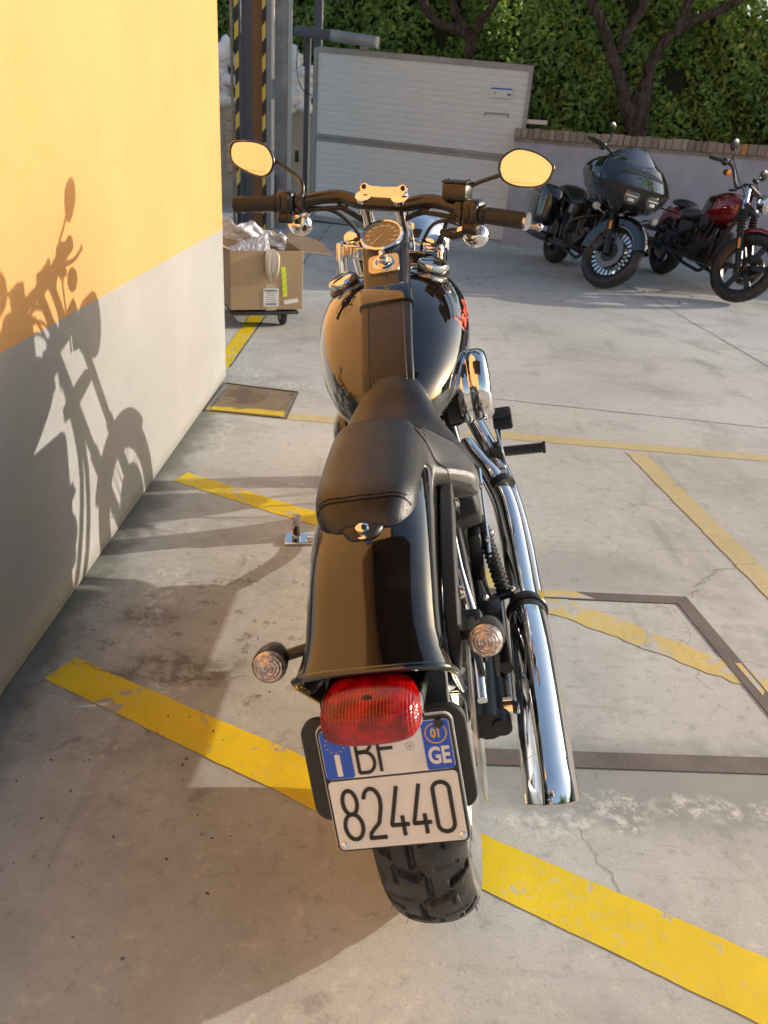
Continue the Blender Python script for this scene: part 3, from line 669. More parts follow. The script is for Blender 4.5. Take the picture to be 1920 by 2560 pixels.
# -------------------------------------------------------------- steel columns on the left
t = thing('steel_column', 'brown steel column with yellow and black hazard tape on both edges', 'column', (-1.74, 10.0, 0))
g = G(); g.box((0, .12, 2.2), (.26, .012, 4.4)); g.build('web', 'webreflect', t)
g = G(); g.box((-.15, .10, 2.2), (.014, .24, 4.4)); g.build('flange', 'bluegrey', t)
g = G(); g.box((.16, .10, 2.2), (.014, .24, 4.4)); g.build('flange', 'bluegrey', t)
for x0, s_, w in ((-.16, 1, .046), (.145, 1, .042)):
    g = G(); z = -.05
    k = 0
    while z < 4.4:
        h = .15; g.cur = k % 2; sl = .055 * (1 if x0 < 0 else 1)
        g._a([(x0 - w / 2, -.028, z), (x0 + w / 2, -.028, z + sl), (x0 + w / 2, -.028, z + h + sl), (x0 - w / 2, -.028, z + h)], [(0, 1, 2, 3)]); z += h; k += 1
    tp = g.build('hazard_tape', ['hazyellow', 'hazblack'], t)
g = G(); g.box((.200, .02, 2.2), (.052, .10, 4.4)); g.build('side_channel', 'bluegrey', t)
g = G(); g.box((.242, .0, 3.05), (.028, .06, 2.7)); g.box((.242, 0, .80), (.028, .06, 1.4)); g.build('edge_strip', 'galvlight', t)  # flange edge coloured pale for the light it catches
g = G(); g.box((-.24, .1, 2.2), (.03, .03, 4.4)); g.build('pipe', 'galv', t)
t = thing('galvanised_post', 'broad grey galvanised post with a bright right edge beside the brown column', 'post', (-1.55, 10.9, 0))
g = G(); g.box((0, 0, 2.2), (.205, .12, 4.4), bev=.004); g.build('post', 'galv', t)
g = G(); g.box((.122, -.02, 2.2), (.030, .06, 4.4)); g.build('edge_strip', 'galvlight', t); g = G(); g.box((.145, -.015, 2.2), (.010, .07, 4.4)); g.build('edge_strip', 'galvlight', t)
g = G(); g.box((-.14, .0, 1.60), (.10, .06, .10)); g.build('bracket', 'plastic', t)
g = G(); g.box((-.07, -.08, .52), (.12, .10, .26), bev=.01); g.build('junction_box', 'darkgrey', t)

# -------------------------------------------------------------- retaining wall and sacks
t = thing('retaining_wall', 'beige rendered retaining wall carrying the heap of white sacks', 'wall', (-2.6, 13.2, 0))
g = G(); g.box((0, .35, .71), (4.2, .7, 1.42)); g.build('wall', 'beigewall', t)
g = G(); [g.box((-.02, -.03, 1.30 - k * .145), (.13, .06, .138), bev=.006) for k in range(6)]; g.build('corner_block', 'peach', t)
def sack_mesh(seed):
    r = random.Random(seed); g = G(); g.sphere((0, 0, 0), 1, 16, .62, .42, 1.0, .72)
    ph = [r.uniform(0, 6) for _ in range(6)]
    def T(v):
        k = 1 + .13 * math.sin(v.x * 3 + ph[0]) + .10 * math.sin(v.y * 5 + ph[1]) + .08 * math.sin(v.z * 8 + v.x * 4 + ph[2])
        w = 1 + .25 * max(0, abs(v.x) - .6); return Vector((v.x * .27 * k, v.y * .27 * k * w, v.z * .26 * k + .02 * math.sin(v.x * 6 + ph[3])))
    g.T = T; return g
sacks = []; cell = {}
rows = [(1.485 + .093 * k, 13 - (k > 4)) for k in range(8)]
protos = []
for z, n in rows:
    for i in range(n):
        x = -3.25 + (i + .5 * (len(sacks) % 2)) * 1.85 / n + random.uniform(-.03, .03)
        if z > 2.0 and x > -1.65: continue
        if -3.0 > x or -2.60 < x < -2.20: continue
        if len(protos) < 6: o = sack_mesh(len(protos)).build('sack', 'bag', None, ang=60); protos.append(o)
        else: o = protos[len(sacks) % 6].copy(); COL.objects.link(o)
        o.location = (x, 13.22 + random.uniform(-.05, .08) + (z - 1.5) * .12, z + random.uniform(-.02, .02))
        o.rotation_euler = (random.uniform(-.4, .4), random.uniform(-.5, .5), random.uniform(-.9, .9)); o.scale = [random.uniform(.60, .82)] * 3
        sacks.append(o); rn = ['bottom row', 'second row up', 'third row up', 'fourth row up', 'fifth row up', 'sixth row up', 'seventh row up', 'top row'][rows.index((z, n))]
        wh_ = 'left of the striped column' if x < -2.6 else ('between the two posts' if x < -1.95 else 'beside the gate')
        cell[(wh_, rn)] = cell.get((wh_, rn), 0) + 1
        tag(o, 'white sack %s, %s, %s from the left' % (wh_, rn, ('first', 'second', 'third', 'fourth', 'fifth', 'sixth')[cell[(wh_, rn)] - 1]), 'sack', 'white sacks heaped on the beige wall')
for (x, z) in ((-2.72, 2.17), (-1.97, 2.26), (-1.72, 2.12)):
    o = protos[1].copy(); COL.objects.link(o); o.location = (x, 13.2, z); o.rotation_euler = (.3, 1.2, .4 + x); o.scale = (.75,) * 3; sacks.append(o)
    tag(o, {-2.72: 'peaked white sack crowning the heap beside the yellow wall', -1.97: 'tallest upright white sack crowning the middle of the heap', -1.72: 'pointed white sack crowning the heap nearest the gate'}[x], 'sack', 'white sacks heaped on the beige wall')

# -------------------------------------------------------------- cardboard box on a hand cart
th = R_(22); bd = Vector((math.cos(th), math.sin(th), 0)); bn = Vector((math.sin(th), -math.cos(th), 0)); Mb = Matrix.Rotation(th, 3, 'Z')
t = thing('cardboard_box', 'large open brown cardboard box with torn flaps beside the corner of the yellow wall', 'box', (-.86, 5.32, .13), th)
W_, Hh, Dp = .50, .385, .62
g = G()
def wallp(a, b, th_=.006):
    a = Vector(a); b = Vector(b); d = b - a; g.box(((a.x + b.x) / 2, (a.y + b.y) / 2, Hh / 2), (max(abs(d.x), th_), max(abs(d.y), th_), Hh), bev=.0015, seg=1)
x0, x1 = -.22, .275
wallp((x0, 0), (x1, 0)); wallp((x0, Dp), (x1, Dp)); wallp((x0, .004), (x0, Dp)); wallp((x1, .004), (x1, Dp)); g.box(((x0 + x1) / 2, Dp / 2, .004), (x1 - x0, Dp, .006))
g.build('walls', 'cardboard', t)
g = G()
def flap(pts, th_=.004):
    P = [Vector(p) for p in pts]; n = (P[1] - P[0]).cross(P[-1] - P[0]).normalized() * th_; g.loft([P, [p + n for p in P]])
flap([(x1, .02, Hh), (x1, Dp * .95, Hh + .01), (x1 + .06, Dp * .9, Hh + .055), (x1 + .12, Dp * .6, Hh + .05), (x1 + .20, Dp * .35, Hh + .03), (x1 + .235, .08, Hh - .03)]); g.build('flap', 'cardboard', t)
g = G(); flap([(x0, 0, Hh), (x0, Dp, Hh), (x0 - .12, Dp, Hh + .05), (x0 - .12, .05, Hh + .05)]); g.build('flap', 'cardboard', t)
g = G(); flap([(x0, Dp, Hh), (x1, Dp, Hh), (x1 - .02, Dp + .14, Hh + .03), (x0 + .02, Dp + .16, Hh + .05)]); g.build('flap', 'cardboard', t)
g = G(); g.box((.145, -.0045, .185), (.030, .002, .195), Matrix.Rotation(-.07, 3, 'Y')); nt_ = g.build('neon_tape', 'neon', t)
g = G(); [g.box((.140 + .012 * math.sin(k * 2.1), -.0062, .105 + k * .016), (.010, .001, .004), Matrix.Rotation(k, 3, 'Y')) for k in range(10)]; g.build('handwriting', 'printgrey', nt_)
g = G(); g.box((.055, -.0045, .082), (.105, .002, .12)); sl_ = g.build('shipping_label', 'white', t)
g = G()
for k in range(26): g.box((.012 + k * .0034, -.006, .128), (random.uniform(.001, .0025), .001, .014))
for k in range(5): g.box((.055 + random.uniform(-.01, .01), -.006, .112 - k * .014), (random.uniform(.05, .085), .001, .0028))
for k in range(22): g.box((.020 + k * .0034, -.006, .038), (random.uniform(.001, .0025), .001, .014))
g.build('barcode', 'printgrey', sl_)
yt = simple('yellowed_tape', (.52, .42, .26), .25)
g = G(); g.box((.055, -.0035, .02), (.07, .001, .05)); g.build('parcel_tape', yt, t)
g = G(); g.box((.055, -.0035, .155), (.07, .001, .03)); g.build('parcel_tape', yt, t)
g = G(); g.box((.195, -.0045, .055), (.10, .002, .028), Matrix.Rotation(-.16, 3, 'Y')); g.build('address_strip', 'white', t)
g = G()  # torn strips of tape hanging over the front
for k in range(7):
    a = -.03 + k * .013; g.tube([(.05 + a * .5, .01, Hh + .01), (.05 + a, -.012, Hh - .03), (.05 + a * .9, -.018 - random.uniform(0, .01), Hh - .12), (.055 + a * .5, -.01, Hh - random.uniform(.15, .20))], [.004, .012, .011, .002], 6, 4)
g.build('torn_tape', simple('torn_white_tape', (.55, .49, .40), .3), t, ang=70)
# bubble wrap sheet
def film(name, label, origin, U, V, nu, nv, fn):
    vs = []; fs = []
    for j in range(nv):
        for i in range(nu):
            u = i / (nu - 1); v = j / (nv - 1); vs.append(fn(u, v))
    for j in range(nv - 1):
        for i in range(nu - 1): a = j * nu + i; fs.append((a, a + 1, a + 1 + nu, a + nu))
    g = G(); g._a(vs, fs); o = g.build(name, 'bubble', None, ang=180); m = o.modifiers.new('s', 'SOLIDIFY'); m.thickness = .003; tag(o, label, 'bubble wrap'); return o
rr_ = random.Random(4); jit = [[rr_.uniform(-1, 1) for _ in range(60)] for _ in range(40)]
def fb(u, v):
    i, j = int(u * 47), int(v * 15); e = jit[j % 40][i % 60]
    x = -1.42 + u * .66 + .004 * e; y = 5.66 + .03 * math.sin(u * 9) + .018 * math.sin(u * 31 + v * 9) + .012 * math.sin(v * 17 - u * 13) + .008 * e + .04 * v
    zt = .715 - .15 * u + .012 * math.sin(u * 21) + .012 * math.sin(u * 47 + 1) + .04 * max(0, 1 - abs(u - .62) / .07) ; zb = .575 - .10 * u
    return (x, y + .02 * math.sin(v * 6 + u * 12), zb + (zt - zb) * v + .006 * e * v)
film('bubble_wrap', 'crumpled sheet of bubble wrap draped over the rear of the cardboard box', None, None, None, 48, 16, fb)
def fb2(u, v):
    i, j = int(u * 30), int(v * 11); e = jit[(j + 9) % 40][i % 60]
    p = Vector((-.86, 5.32, .13)) + bd * (-.21 + u * .28) - bn * (.05 + .12 * v); return (p.x, p.y, .13 + Hh - .05 + v * (.04 + .10 * u) + .012 * e)
film('bubble_wrap', 'small peak of bubble wrap sticking out of the front of the cardboard box', None, None, None, 30, 12, fb2)
# cart
t = thing('hand_cart', 'flat wheeled cart with black rubber tyres under the cardboard box', 'cart', (-.86, 5.32, 0), th)
g = G(); g.box((.02, .30, .108), (.46, .62, .02), bev=.004); g.build('platform', 'darkmetal', t)
g = G(); g.tube([(-.30, .10, .078), (.16, .10, .078)], .010, 10); g.tube([(-.2, .02, .098), (.13, .02, .098)], .007, 8); g.build('axle', 'galv', t)
for x in (-.30, .16):
    for y in ((.10,) if x > 0 else (.10,)) + ((.52,)):
        g = G(); g.lathe([(.040, -.018), (.066, -.020), (.076, -.012), (.078, 0), (.076, .012), (.066, .020), (.040, .018)], (x, y, .079), (1, 0, 0), 28); w = g.build('wheel', 'rubber', t)
        g = G(); g.lathe([(.012, -.024), (.044, -.019), (.050, -.012), (.050, .012), (.044, .019), (.012, .024)], (x, y, .079), (1, 0, 0), 24); g.build('hub', 'grey_frame', w)
# small dry leaves and pebbles scattered on the floor (uncountable litter)
g = G()
for k in range(260):
    if k < 130: x, y = random.uniform(.5, 5), random.uniform(7.4, 10.8)
    elif k < 200: x, y = random.uniform(-.8, 2.6), random.uniform(.6, 6)
    else: x, y = random.uniform(-.82, -.2), random.uniform(.9, 2.4)
    s_ = random.uniform(.003, .006) if y < 6 else random.uniform(.006, .022); a = random.uniform(0, 6.28)
    c_, n_ = math.cos(a) * s_, math.sin(a) * s_
    g._a([(x - c_, y - n_, .007), (x + n_ * .4, y - c_ * .4, .007 + s_ * .5), (x + c_, y + n_, .008), (x - n_ * .4, y + c_ * .4, .007 + s_ * .2)], [(0, 1, 2, 3)])
tag(g.build('leaf_litter', 'soil'), 'specks of dry leaf and grit scattered over the concrete yard', 'leaf litter', kind='stuff')

# =================================================================== MAIN MOTORCYCLE
def moto_frame(yaw, lean, loc):
    yaw, lean = R_(yaw), R_(lean)
    fy = Vector((-math.sin(yaw), math.cos(yaw), 0)); r = Vector((math.cos(yaw), math.sin(yaw), 0))
    up = Vector((0, 0, 1)) * math.cos(lean) - r * math.sin(lean); rr = r * math.cos(lean) + Vector((0, 0, 1)) * math.sin(lean)
    M = Matrix(((rr.x, fy.x, up.x, loc[0]), (rr.y, fy.y, up.y, loc[1]), (rr.z, fy.z, up.z, loc[2]), (0, 0, 0, 1)))
    return M
def steer(A, rake, deg):
    A = Vector(A); a = Vector((0, -math.sin(R_(rake)), math.cos(R_(rake)))); Rm = Matrix.Rotation(-R_(deg), 3, a)
    return lambda v: A + Rm @ (Vector(v) - A)
MM = moto_frame(-2.5, 13.5, (.187, 1.105, 0)); MI = MM.inverted(); M3I = MI.to_3x3()
bike = thing('motorcycle', 'black cruiser motorcycle seen from behind leaning on its side stand beside the yellow wall', 'motorcycle')
bike.matrix_world = MM
S0 = steer((0, 1.12, 1.04), 32, 19.7); CB = MI @ Vector((0, 0, 1.3)); S = lambda v: CB + (S0(v) - CB) * 1.04
def ring_se(y, hw, zt, zb, n=28, e=2.5, xo=0.0, flatb=1.0):
    zc = (zt + zb) / 2; hz = (zt - zb) / 2; out = []
    for i in range(n):
        a = 2 * math.pi * i / n; c, s_ = math.cos(a), math.sin(a)
        out.append(Vector((xo + hw * math.copysign(abs(c) ** (2 / e), c), y, zc + hz * math.copysign(abs(s_) ** (2 / e), s_))))
    return out
def interp_sections(keys, n):
    K = np.array(keys, float); t = np.linspace(0, len(K) - 1, n); out = []
    for x in t:
        i = min(int(x), len(K) - 2); f = x - i; p0, p1, p2, p3 = K[max(i - 1, 0)], K[i], K[i + 1], K[min(i + 2, len(K) - 1)]
        out.append(.5 * (2 * p1 + (p2 - p0) * f + (2 * p0 - 5 * p1 + 4 * p2 - p3) * f * f + (3 * p1 - p0 - 3 * p2 + p3) * f ** 3))
    return out
def bolt(g, p, ax, r=.008, h=.006): g.lathe([(r * .9, 0), (r, h * .3), (r * .9, h * .8), (r * .45, h), (r * .42, h * .5), (0, h * .5)], p, ax, 12)

# ---- rear wheel with treaded tyre
RC = Vector((.008, 0, .33))
def tread_tyre(name, R, hw, parent, RCc, T=None, nphi=300, ns=44, groove=True, mat=('tyre', 'tyre_side'), hairs=True):
    g = G(T); rings = []
    for i in range(nphi):
        ph = 2 * math.pi * i / nphi; ring = []
        for j in range(ns):
            u = -1 + 2 * j / (ns - 1); a = u * R_(118)
            x = hw * math.copysign(abs(math.sin(min(abs(a), R_(90)))) ** .9, a) if abs(a) < R_(90) else math.copysign(hw - (abs(a) - R_(90)) * .035, a)
            rad = R - (1 - math.cos(a)) * hw * .62 if abs(a) < R_(90) else R - hw * .62 - (abs(a) - R_(90)) * .075
            if groove and abs(u) < .66:
                s_ = x / hw; d = 0
                N = 15; p = (ph * N / (2 * math.pi)) % 1.0
                zig = .10 * (1 if p < .5 else -1) + .0
                tri = lambda q: 4 * abs((q % 1) - .5) - 1
                c0 = .13 * max(-1, min(1, tri(p) * 2.6))
                if abs(s_ - c0) < .075: d = 1
                for sd in (-1, 1):
                    q = (ph * N / (2 * math.pi) + (.5 if sd > 0 else 0)) % 1.0; ss = s_ * sd
                    if .1 < ss < .95 and abs(q - (.28 + .26 * ss + .10 * (1 if ss > .55 else -1))) < .075: d = 1
                    if abs(ss - .55) < .045 and .05 < q < .36: d = max(d, .6)
                    if .3 < ss < .8 and abs(q - .8) < .02: d = max(d, .35)
                rad -= .0085 * d
            ring.append(RCc + Vector((x, rad * math.sin(ph), rad * math.cos(ph))))
        rings.append(ring)
    rings.append(rings[0]); g.cur = 0; g.loft(rings, cap=False, closed=False)
    if len(mat) > 1:
        g.mi = [1 if (k % (ns - 1)) < ns * .17 or (k % (ns - 1)) > ns * .83 - 1 else 0 for k in range(len(g.mi))]
    if hairs:
        for k in range(150):
            ph = random.uniform(0, 2 * math.pi); a = random.choice((-1, 1)) * random.uniform(.62, 1.05); rad = R - (1 - math.cos(a)) * hw * .62
            p = RCc + Vector((hw * math.copysign(abs(math.sin(a)) ** .9, a), rad * math.sin(ph), rad * math.cos(ph))); d = (p - RCc); d = Vector((d.x * 1.6, d.y, d.z)).normalized()
            g.tube([p, p + d * .010 + Vector((0, .002, -.001))], [.0007, .0003], 4)
        g.mi += [0] * (len(g.f) - len(g.mi))
    return g.build(name, list(mat), parent, ang=25)
wh = thing  # (kept for readability of the calls below)
rim = G()
def rim_profile(g, c, Rr, hw, n=56):
    g.lathe([(Rr - .030, -hw * .55), (Rr - .006, -hw * .82), (Rr + .004, -hw), (Rr + .006, -hw * .94), (Rr - .008, -hw * .75), (Rr - .024, -hw * .4), (Rr - .026, hw * .4), (Rr - .008, hw * .75), (Rr + .006, hw * .94), (Rr + .004, hw), (Rr - .006, hw * .82), (Rr - .030, hw * .55)], c, (1, 0, 0), n, cap=False)
rim_profile(rim, RC, .248, .058); rw = rim.build('rear_wheel', 'chrome', bike)
tread_tyre('tyre', .33, .0725, rw, RC, nphi=900, ns=80)
g = G(); g.lathe([(.03, -.08), (.05, -.07), (.05, -.03), (.036, 0), (.05, .03), (.05, .07), (.03, .08)], RC, (1, 0, 0), 24)
g.lathe([(.04, -.030), (.10, -.020), (.18, -.034), (.226, -.036), (.226, .036), (.18, .034), (.10, .020), (.04, .030)], RC, (1, 0, 0), 48)
g.build('wheel_disc', 'chrome', rw)
g = G(); g.lathe([(.085, -.0025), (.146, -.0025), (.146, .0025), (.085, .0025)], RC + Vector((.098, 0, 0)), (1, 0, 0), 48)
g.lathe([(.03, -.003), (.088, -.003), (.088, .003), (.03, .003)], RC + Vector((.096, 0, 0)), (1, 0, 0), 12); g.build('brake_disc', 'brushed', bike)
g = G(); g.lathe([(.10, -.012), (.128, -.014), (.128, .014), (.10, .012)], RC + Vector((-.105, 0, 0)), (1, 0, 0), 48); g.build('belt_pulley', 'darkmetal', bike)
g = G(); g.box((.11, .105, .43), (.055, .10, .075), Matrix.Rotation(.7, 3, 'X'), bev=.012); bolt(g, (.138, .09, .45), (1, 0, 0)); bolt(g, (.138, .12, .41), (1, 0, 0)); g.build('brake_caliper', 'darkmetal', bike)

# ---- rear fender (swept arch), flared lip
def fender_ring(c, R, ang, hw, drop, n=20, th=.003, round_=.045, inner=False):
    a = R_(ang); out = []; d = Vector((0, -math.sin(a), math.cos(a)))
    rr = R - (th if inner else 0); pts = []
    w = hw - (th if inner else 0)
    for i in range(n + 1):
        u = -1 + 2 * i / n
        L = w - round_ + round_ * math.pi / 2 + (drop - round_); s_ = abs(u) * L; sg = 1 if u >= 0 else -1
        if s_ < w - round_: x = s_; h = -.004 * (s_ / w) ** 2
        elif s_ < w - round_ + round_ * math.pi / 2:
            b = (s_ - (w - round_)) / round_; x = w - round_ + round_ * math.sin(b); h = -.003 - round_ * (1 - math.cos(b))
        else: x = w; h = -.003 - round_ - (s_ - (w - round_ + round_ * math.pi / 2))
        out.append(c + d * (rr + h) + Vector((x * sg, 0, 0)))
    return out
def make_fender(name, c, R, a0, a1, hw, drop, mat, parent, flare=True, T=None, round_=.045, n=26):
    g = G(T); ringsO = []; ringsI = []
    for i in range(n + 1):
        t = i / n; a = a0 + (a1 - a0) * t
        f = max(0, (t - .90) / .10) if flare else 0
        ringsO.append(fender_ring(c, R + .012 * f * f, a, hw + .014 * f * f, drop, round_=round_)); ringsI.append(fender_ring(c, R + .012 * f * f, a, hw + .014 * f * f, drop, th=.006, inner=True, round_=round_))
    full = [o + i[::-1] for o, i in zip(ringsO, ringsI)]
    g.loft(full); 
    if flare: g.tube([p for p in ringsO[-1]], .0055, 8)
    return g.build(name, mat, parent, ang=50)
make_fender('rear_fender', RC + Vector((-.010, 0, 0)), .500, -48, 41.5, .092, .19, 'gloss', bike)
g = G(); g.box((.0, -.262, .60), (.17, .008, .20), Matrix.Rotation(-.42, 3, 'X'), bev=.003); g.box((.0, -.315, .665), (.13, .09, .02), Matrix.Rotation(-.3, 3, 'X'), bev=.004); g.build('inner_fender', 'plastic', bike)

# ---- seat
seat_keys = [
 (.590, (0,.802),(.008,.803),(.014,.801),(.018,.795),(.018,.786),(.014,.780)),
 (.570, (0,.833),(.017,.832),(.030,.825),(.037,.812),(.038,.792),(.034,.772)),
 (.52, (0,.852),(.025,.850),(.045,.838),(.057,.816),(.060,.786),(.055,.752)),
 (.46, (0,.840),(.032,.837),(.062,.822),(.080,.793),(.088,.752),(.084,.712)),
 (.40, (0,.812),(.040,.811),(.080,.796),(.106,.764),(.117,.720),(.113,.682)),
 (.345,(0,.800),(.045,.799),(.092,.784),(.132,.750),(.146,.708),(.142,.670)),
 (.295,(0,.812),(.045,.809),(.085,.785),(.142,.740),(.163,.702),(.158,.662)),
 (.25, (0,.836),(.045,.832),(.078,.796),(.140,.738),(.168,.706),(.164,.664)),
 (.205,(0,.856),(.050,.850),(.078,.810),(.126,.752),(.160,.722),(.158,.680)),
 (.165,(0,.864),(.056,.857),(.084,.822),(.104,.772),(.126,.752),(.124,.716)),
 (.12, (0,.864),(.052,.858),(.080,.832),(.087,.800),(.092,.772),(.088,.748)),
 (.05, (0,.862),(.052,.857),(.076,.838),(.083,.816),(.083,.794),(.078,.775)),
 (-.02,(0,.858),(.052,.853),(.074,.838),(.080,.820),(.080,.800),(.075,.784)),
 (-.070,(0,.856),(.050,.852),(.070,.839),(.077,.821),(.077,.800),(.070,.785)),
 (-.105,(0,.847),(.044,.843),(.062,.832),(.069,.816),(.068,.800),(.061,.789)),
 (-.128,(0,.834),(.034,.831),(.050,.822),(.056,.810),(.055,.799),(.049,.791)),
 (-.138,(0,.817),(.026,.816),(.038,.812),(.043,.806),(.042,.799),(.036,.794))]
SK = interp_sections([[k[0]] + [c for p in k[1:] for c in p] for k in seat_keys], 64)
def seat_half(y_or_row):
    K = y_or_row; pts = [(K[1 + 2 * i], K[2 + 2 * i]) for i in range(6)]
    P = smooth_path([(a, b, 0) for a, b in pts], 4); return [(p.x, p.y) for p in P]
def seat_row(y):
    ys = np.array([r[0] for r in SK])[::-1]; i = np.array([[r[j] for r in SK][::-1] for j in range(13)]); return [y] + [float(np.interp(y, ys, i[j])) for j in range(1, 13)]
SX = -.008
g = G(); rings = []
for K in SK:
    h = seat_half(K); L = [Vector((-(x if x < .088 else .088 + (x - .088) * .3) + SX, K[0], z)) for x, z in h[::-1]]; Rr = [Vector((x + SX, K[0], z)) for x, z in h[1:]]
    rings.append(L + Rr + [Vector((SX, K[0], h[-1][1] - .004))])
for i_ in range(len(g.v)): pass
rings = [[p + Vector((.012 * max(0, min(1, (p.y - .34) / .14)), 0, 0)) for p in r_] for r_ in rings]
g.loft(rings); seat = g.build('seat', 'leather', bike, ang=75)
def on_seat(x, y):
    h = seat_half(seat_row(y)); xs = [a for a, b in h]; zs = [b for a, b in h]
    k = int(np.argmax(xs)); return Vector((x + SX, y, float(np.interp(abs(x), xs[:k + 1], zs[:k + 1]))))
def seam(path, r=.0022, name='seam'):
    g = G(); P = smooth_path([on_seat(x, y) + Vector((0, 0, .0008)) for x, y in path], 4); g.tube(P, r, 6); return g.build(name, 'leather', seat)
arch = [(x, .298 - 2.2 * x * x * (1 + 20 * x * x)) for x in np.linspace(-.080, .080, 15)]
seam(arch); seam([(x, y - .006) for x, y in arch], .001, 'stitch_line')
seam([(x, -.100 - .010 * (1 - (x / .07) ** 2)) for x in np.linspace(-.070, .070, 13)])
seam([(.066, .285), (.078, .255), (.082, .22), (.084, .18), (.086, .15)]); seam([(.068, .300), (.100, .305), (.135, .300), (.155, .285), (.166, .26)])
def stitches(path, off):
    g = G(); P = smooth_path([on_seat(x, y) + Vector((0, 0, .0012)) for x, y in path], 9)
    for i in range(1, len(P) - 1, 2):
        d = (P[i + 1] - P[i - 1]).normalized(); g.tube([P[i] - d * .0024, P[i], P[i] + d * .0024], [.0004, .0010, .0004], 5)
    o = g.build('stitching', 'stitch', seat); o['kind'] = 'stuff'; return o
stitches([(x, y - .009) for x, y in arch], 0); stitches([(x, -.094 - .010 * (1 - (x / .07) ** 2)) for x in np.linspace(-.066, .066, 13)], 0); stitches([(.070, .296), (.100, .301), (.135, .296), (.153, .281)], 0); stitches([(.070, .285), (.081, .255), (.085, .22), (.087, .18)], 0)
# lighter grey gusset on the right side
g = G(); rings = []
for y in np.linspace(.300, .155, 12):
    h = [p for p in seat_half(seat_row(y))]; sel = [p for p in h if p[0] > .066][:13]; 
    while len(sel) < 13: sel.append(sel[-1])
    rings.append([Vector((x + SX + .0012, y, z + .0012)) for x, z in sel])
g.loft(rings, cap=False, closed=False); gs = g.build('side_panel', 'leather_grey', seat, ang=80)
gs['label'] = 'grey leather gusset on the right of the seat'
g = G(); g.lathe([(.0125, 0), (.0125, .002), (.009, .004), (.0105, .009), (.0095, .014), (.005, .017), (0, .0175)], (-.006, -.150, .8085), (0, -.33, .94), 20); g.build('seat_bolt', 'chrome', bike)
g = G(); g.loft([[Vector((-.008 + .034 * kk * math.copysign(abs(math.cos(a)) ** .6, math.cos(a)), -.105 + .055 * kk * math.copysign(abs(math.sin(a)) ** .8, math.sin(a)), .330 + math.sqrt(.503 ** 2 - (.105 - .055 * kk * math.sin(a)) ** 2) - .010 * abs(math.cos(a)) ** 3 + h)) for a in [2 * math.pi * i / 40 for i in range(40)]] for h, kk in ((-.012, 1), (.002, 1), (.005, .96), (.006, .85))]); g.build('seat_bracket', 'plastic', bike, ang=60)

# ---- tail light
LX = .000
g = G(); ring = []
for (y, hw, hz, zc) in ((-.27, .050, .020, .685), (-.315, .058, .024, .680), (-.345, .063, .027, .675), (-.372, .0645, .029, .672), (-.380, .062, .028, .671)):
    ring.append([Vector((LX + p.x, y, p.z)) for p in ring_se(0, hw, zc + hz, zc - hz, 32, 3.0)])
g.loft(ring); tl = g.build('tail_light', 'chrome', bike)
g = G(); ring = []
for (y, hw, hz, zc) in ((-.335, .0560, .021, .679), (-.360, .0615, .025, .677), (-.380, .0625, .027, .676), (-.394, .0605, .0265, .674), (-.405, .055, .023, .673), (-.411, .045, .017, .672), (-.4135, .022, .008, .671)):
    ring.append([Vector((LX + p.x, y, p.z + .003)) for p in ring_se(0, hw, zc + hz, zc - hz, 40, 3.0)])
g.loft(ring); g.build('lens', 'redlens', tl, ang=60)
g = G(); g.lathe([(.006, 0), (.007, .0015), (.0, .002)], (LX, -.384, .7035), (0, -.35, .93), 16); g.build('lens_screw', 'satin', tl)

# ---- licence plate and its bracket
PC = Vector((.0065, -.372, .553)); PU = Vector((1, 0, .03)).normalized(); PV = Vector((.0, .275, .962)).normalized(); PN = PU.cross(PV).normalized(); PV = PN.cross(PU)
if PN.y > 0: PN = -PN
def rrect(w, h, r, n=5):
    out = []
    for cx_, cy_, a0 in ((w / 2 - r, h / 2 - r, 0), (-w / 2 + r, h / 2 - r, 90), (-w / 2 + r, -h / 2 + r, 180), (w / 2 - r, -h / 2 + r, 270)):
        for i in range(n + 1): a = R_(a0 + 90 * i / n); out.append((cx_ + r * math.cos(a), cy_ + r * math.sin(a)))
    return out
def pprism(g, pts, h0, h1, off=(0, 0)):
    rings = [[PC + PU * (a + off[0]) + PV * (b + off[1]) + PN * h for a, b in pts] for h in (h0, h1)]; g.loft(rings)
g = G(); pprism(g, rrect(.176, .176, .010), -.0035, .0); plate = g.build('licence_plate', 'plate_black', bike); plate['label'] = 'square white licence plate with blue side bands reading BF 82440'
g = G(); pprism(g, rrect(.170, .098, .006), 0, .0012, (0, -.036)); g.build('number_field', 'plate_white', plate)
g = G(); pprism(g, rrect(.170, .068, .006), 0, .0012, (0, .0500)); g.build('letter_field', 'plate_white', plate)
g = G(); pprism(g, rrect(.0375, .0665, .004), .0013, .0019, (-.0655, .0500)); g.build('country_band', 'plate_blue', plate)
g = G(); pprism(g, rrect(.0355, .0665, .004), .0013, .0019, (.0665, .0500)); g.build('province_band', 'plate_blue', plate)
g = G(); pprism(g, rrect(.180, .180, .012), -.008, -.004); g.build('plate_frame', 'galvlight', plate)
def arcp(cx_, cy_, rx, ry, a0, a1, n=12): return [(cx_ + rx * math.cos(R_(a0 + (a1 - a0) * i / n)), cy_ + ry * math.sin(R_(a0 + (a1 - a0) * i / n))) for i in range(n + 1)]
H = .070
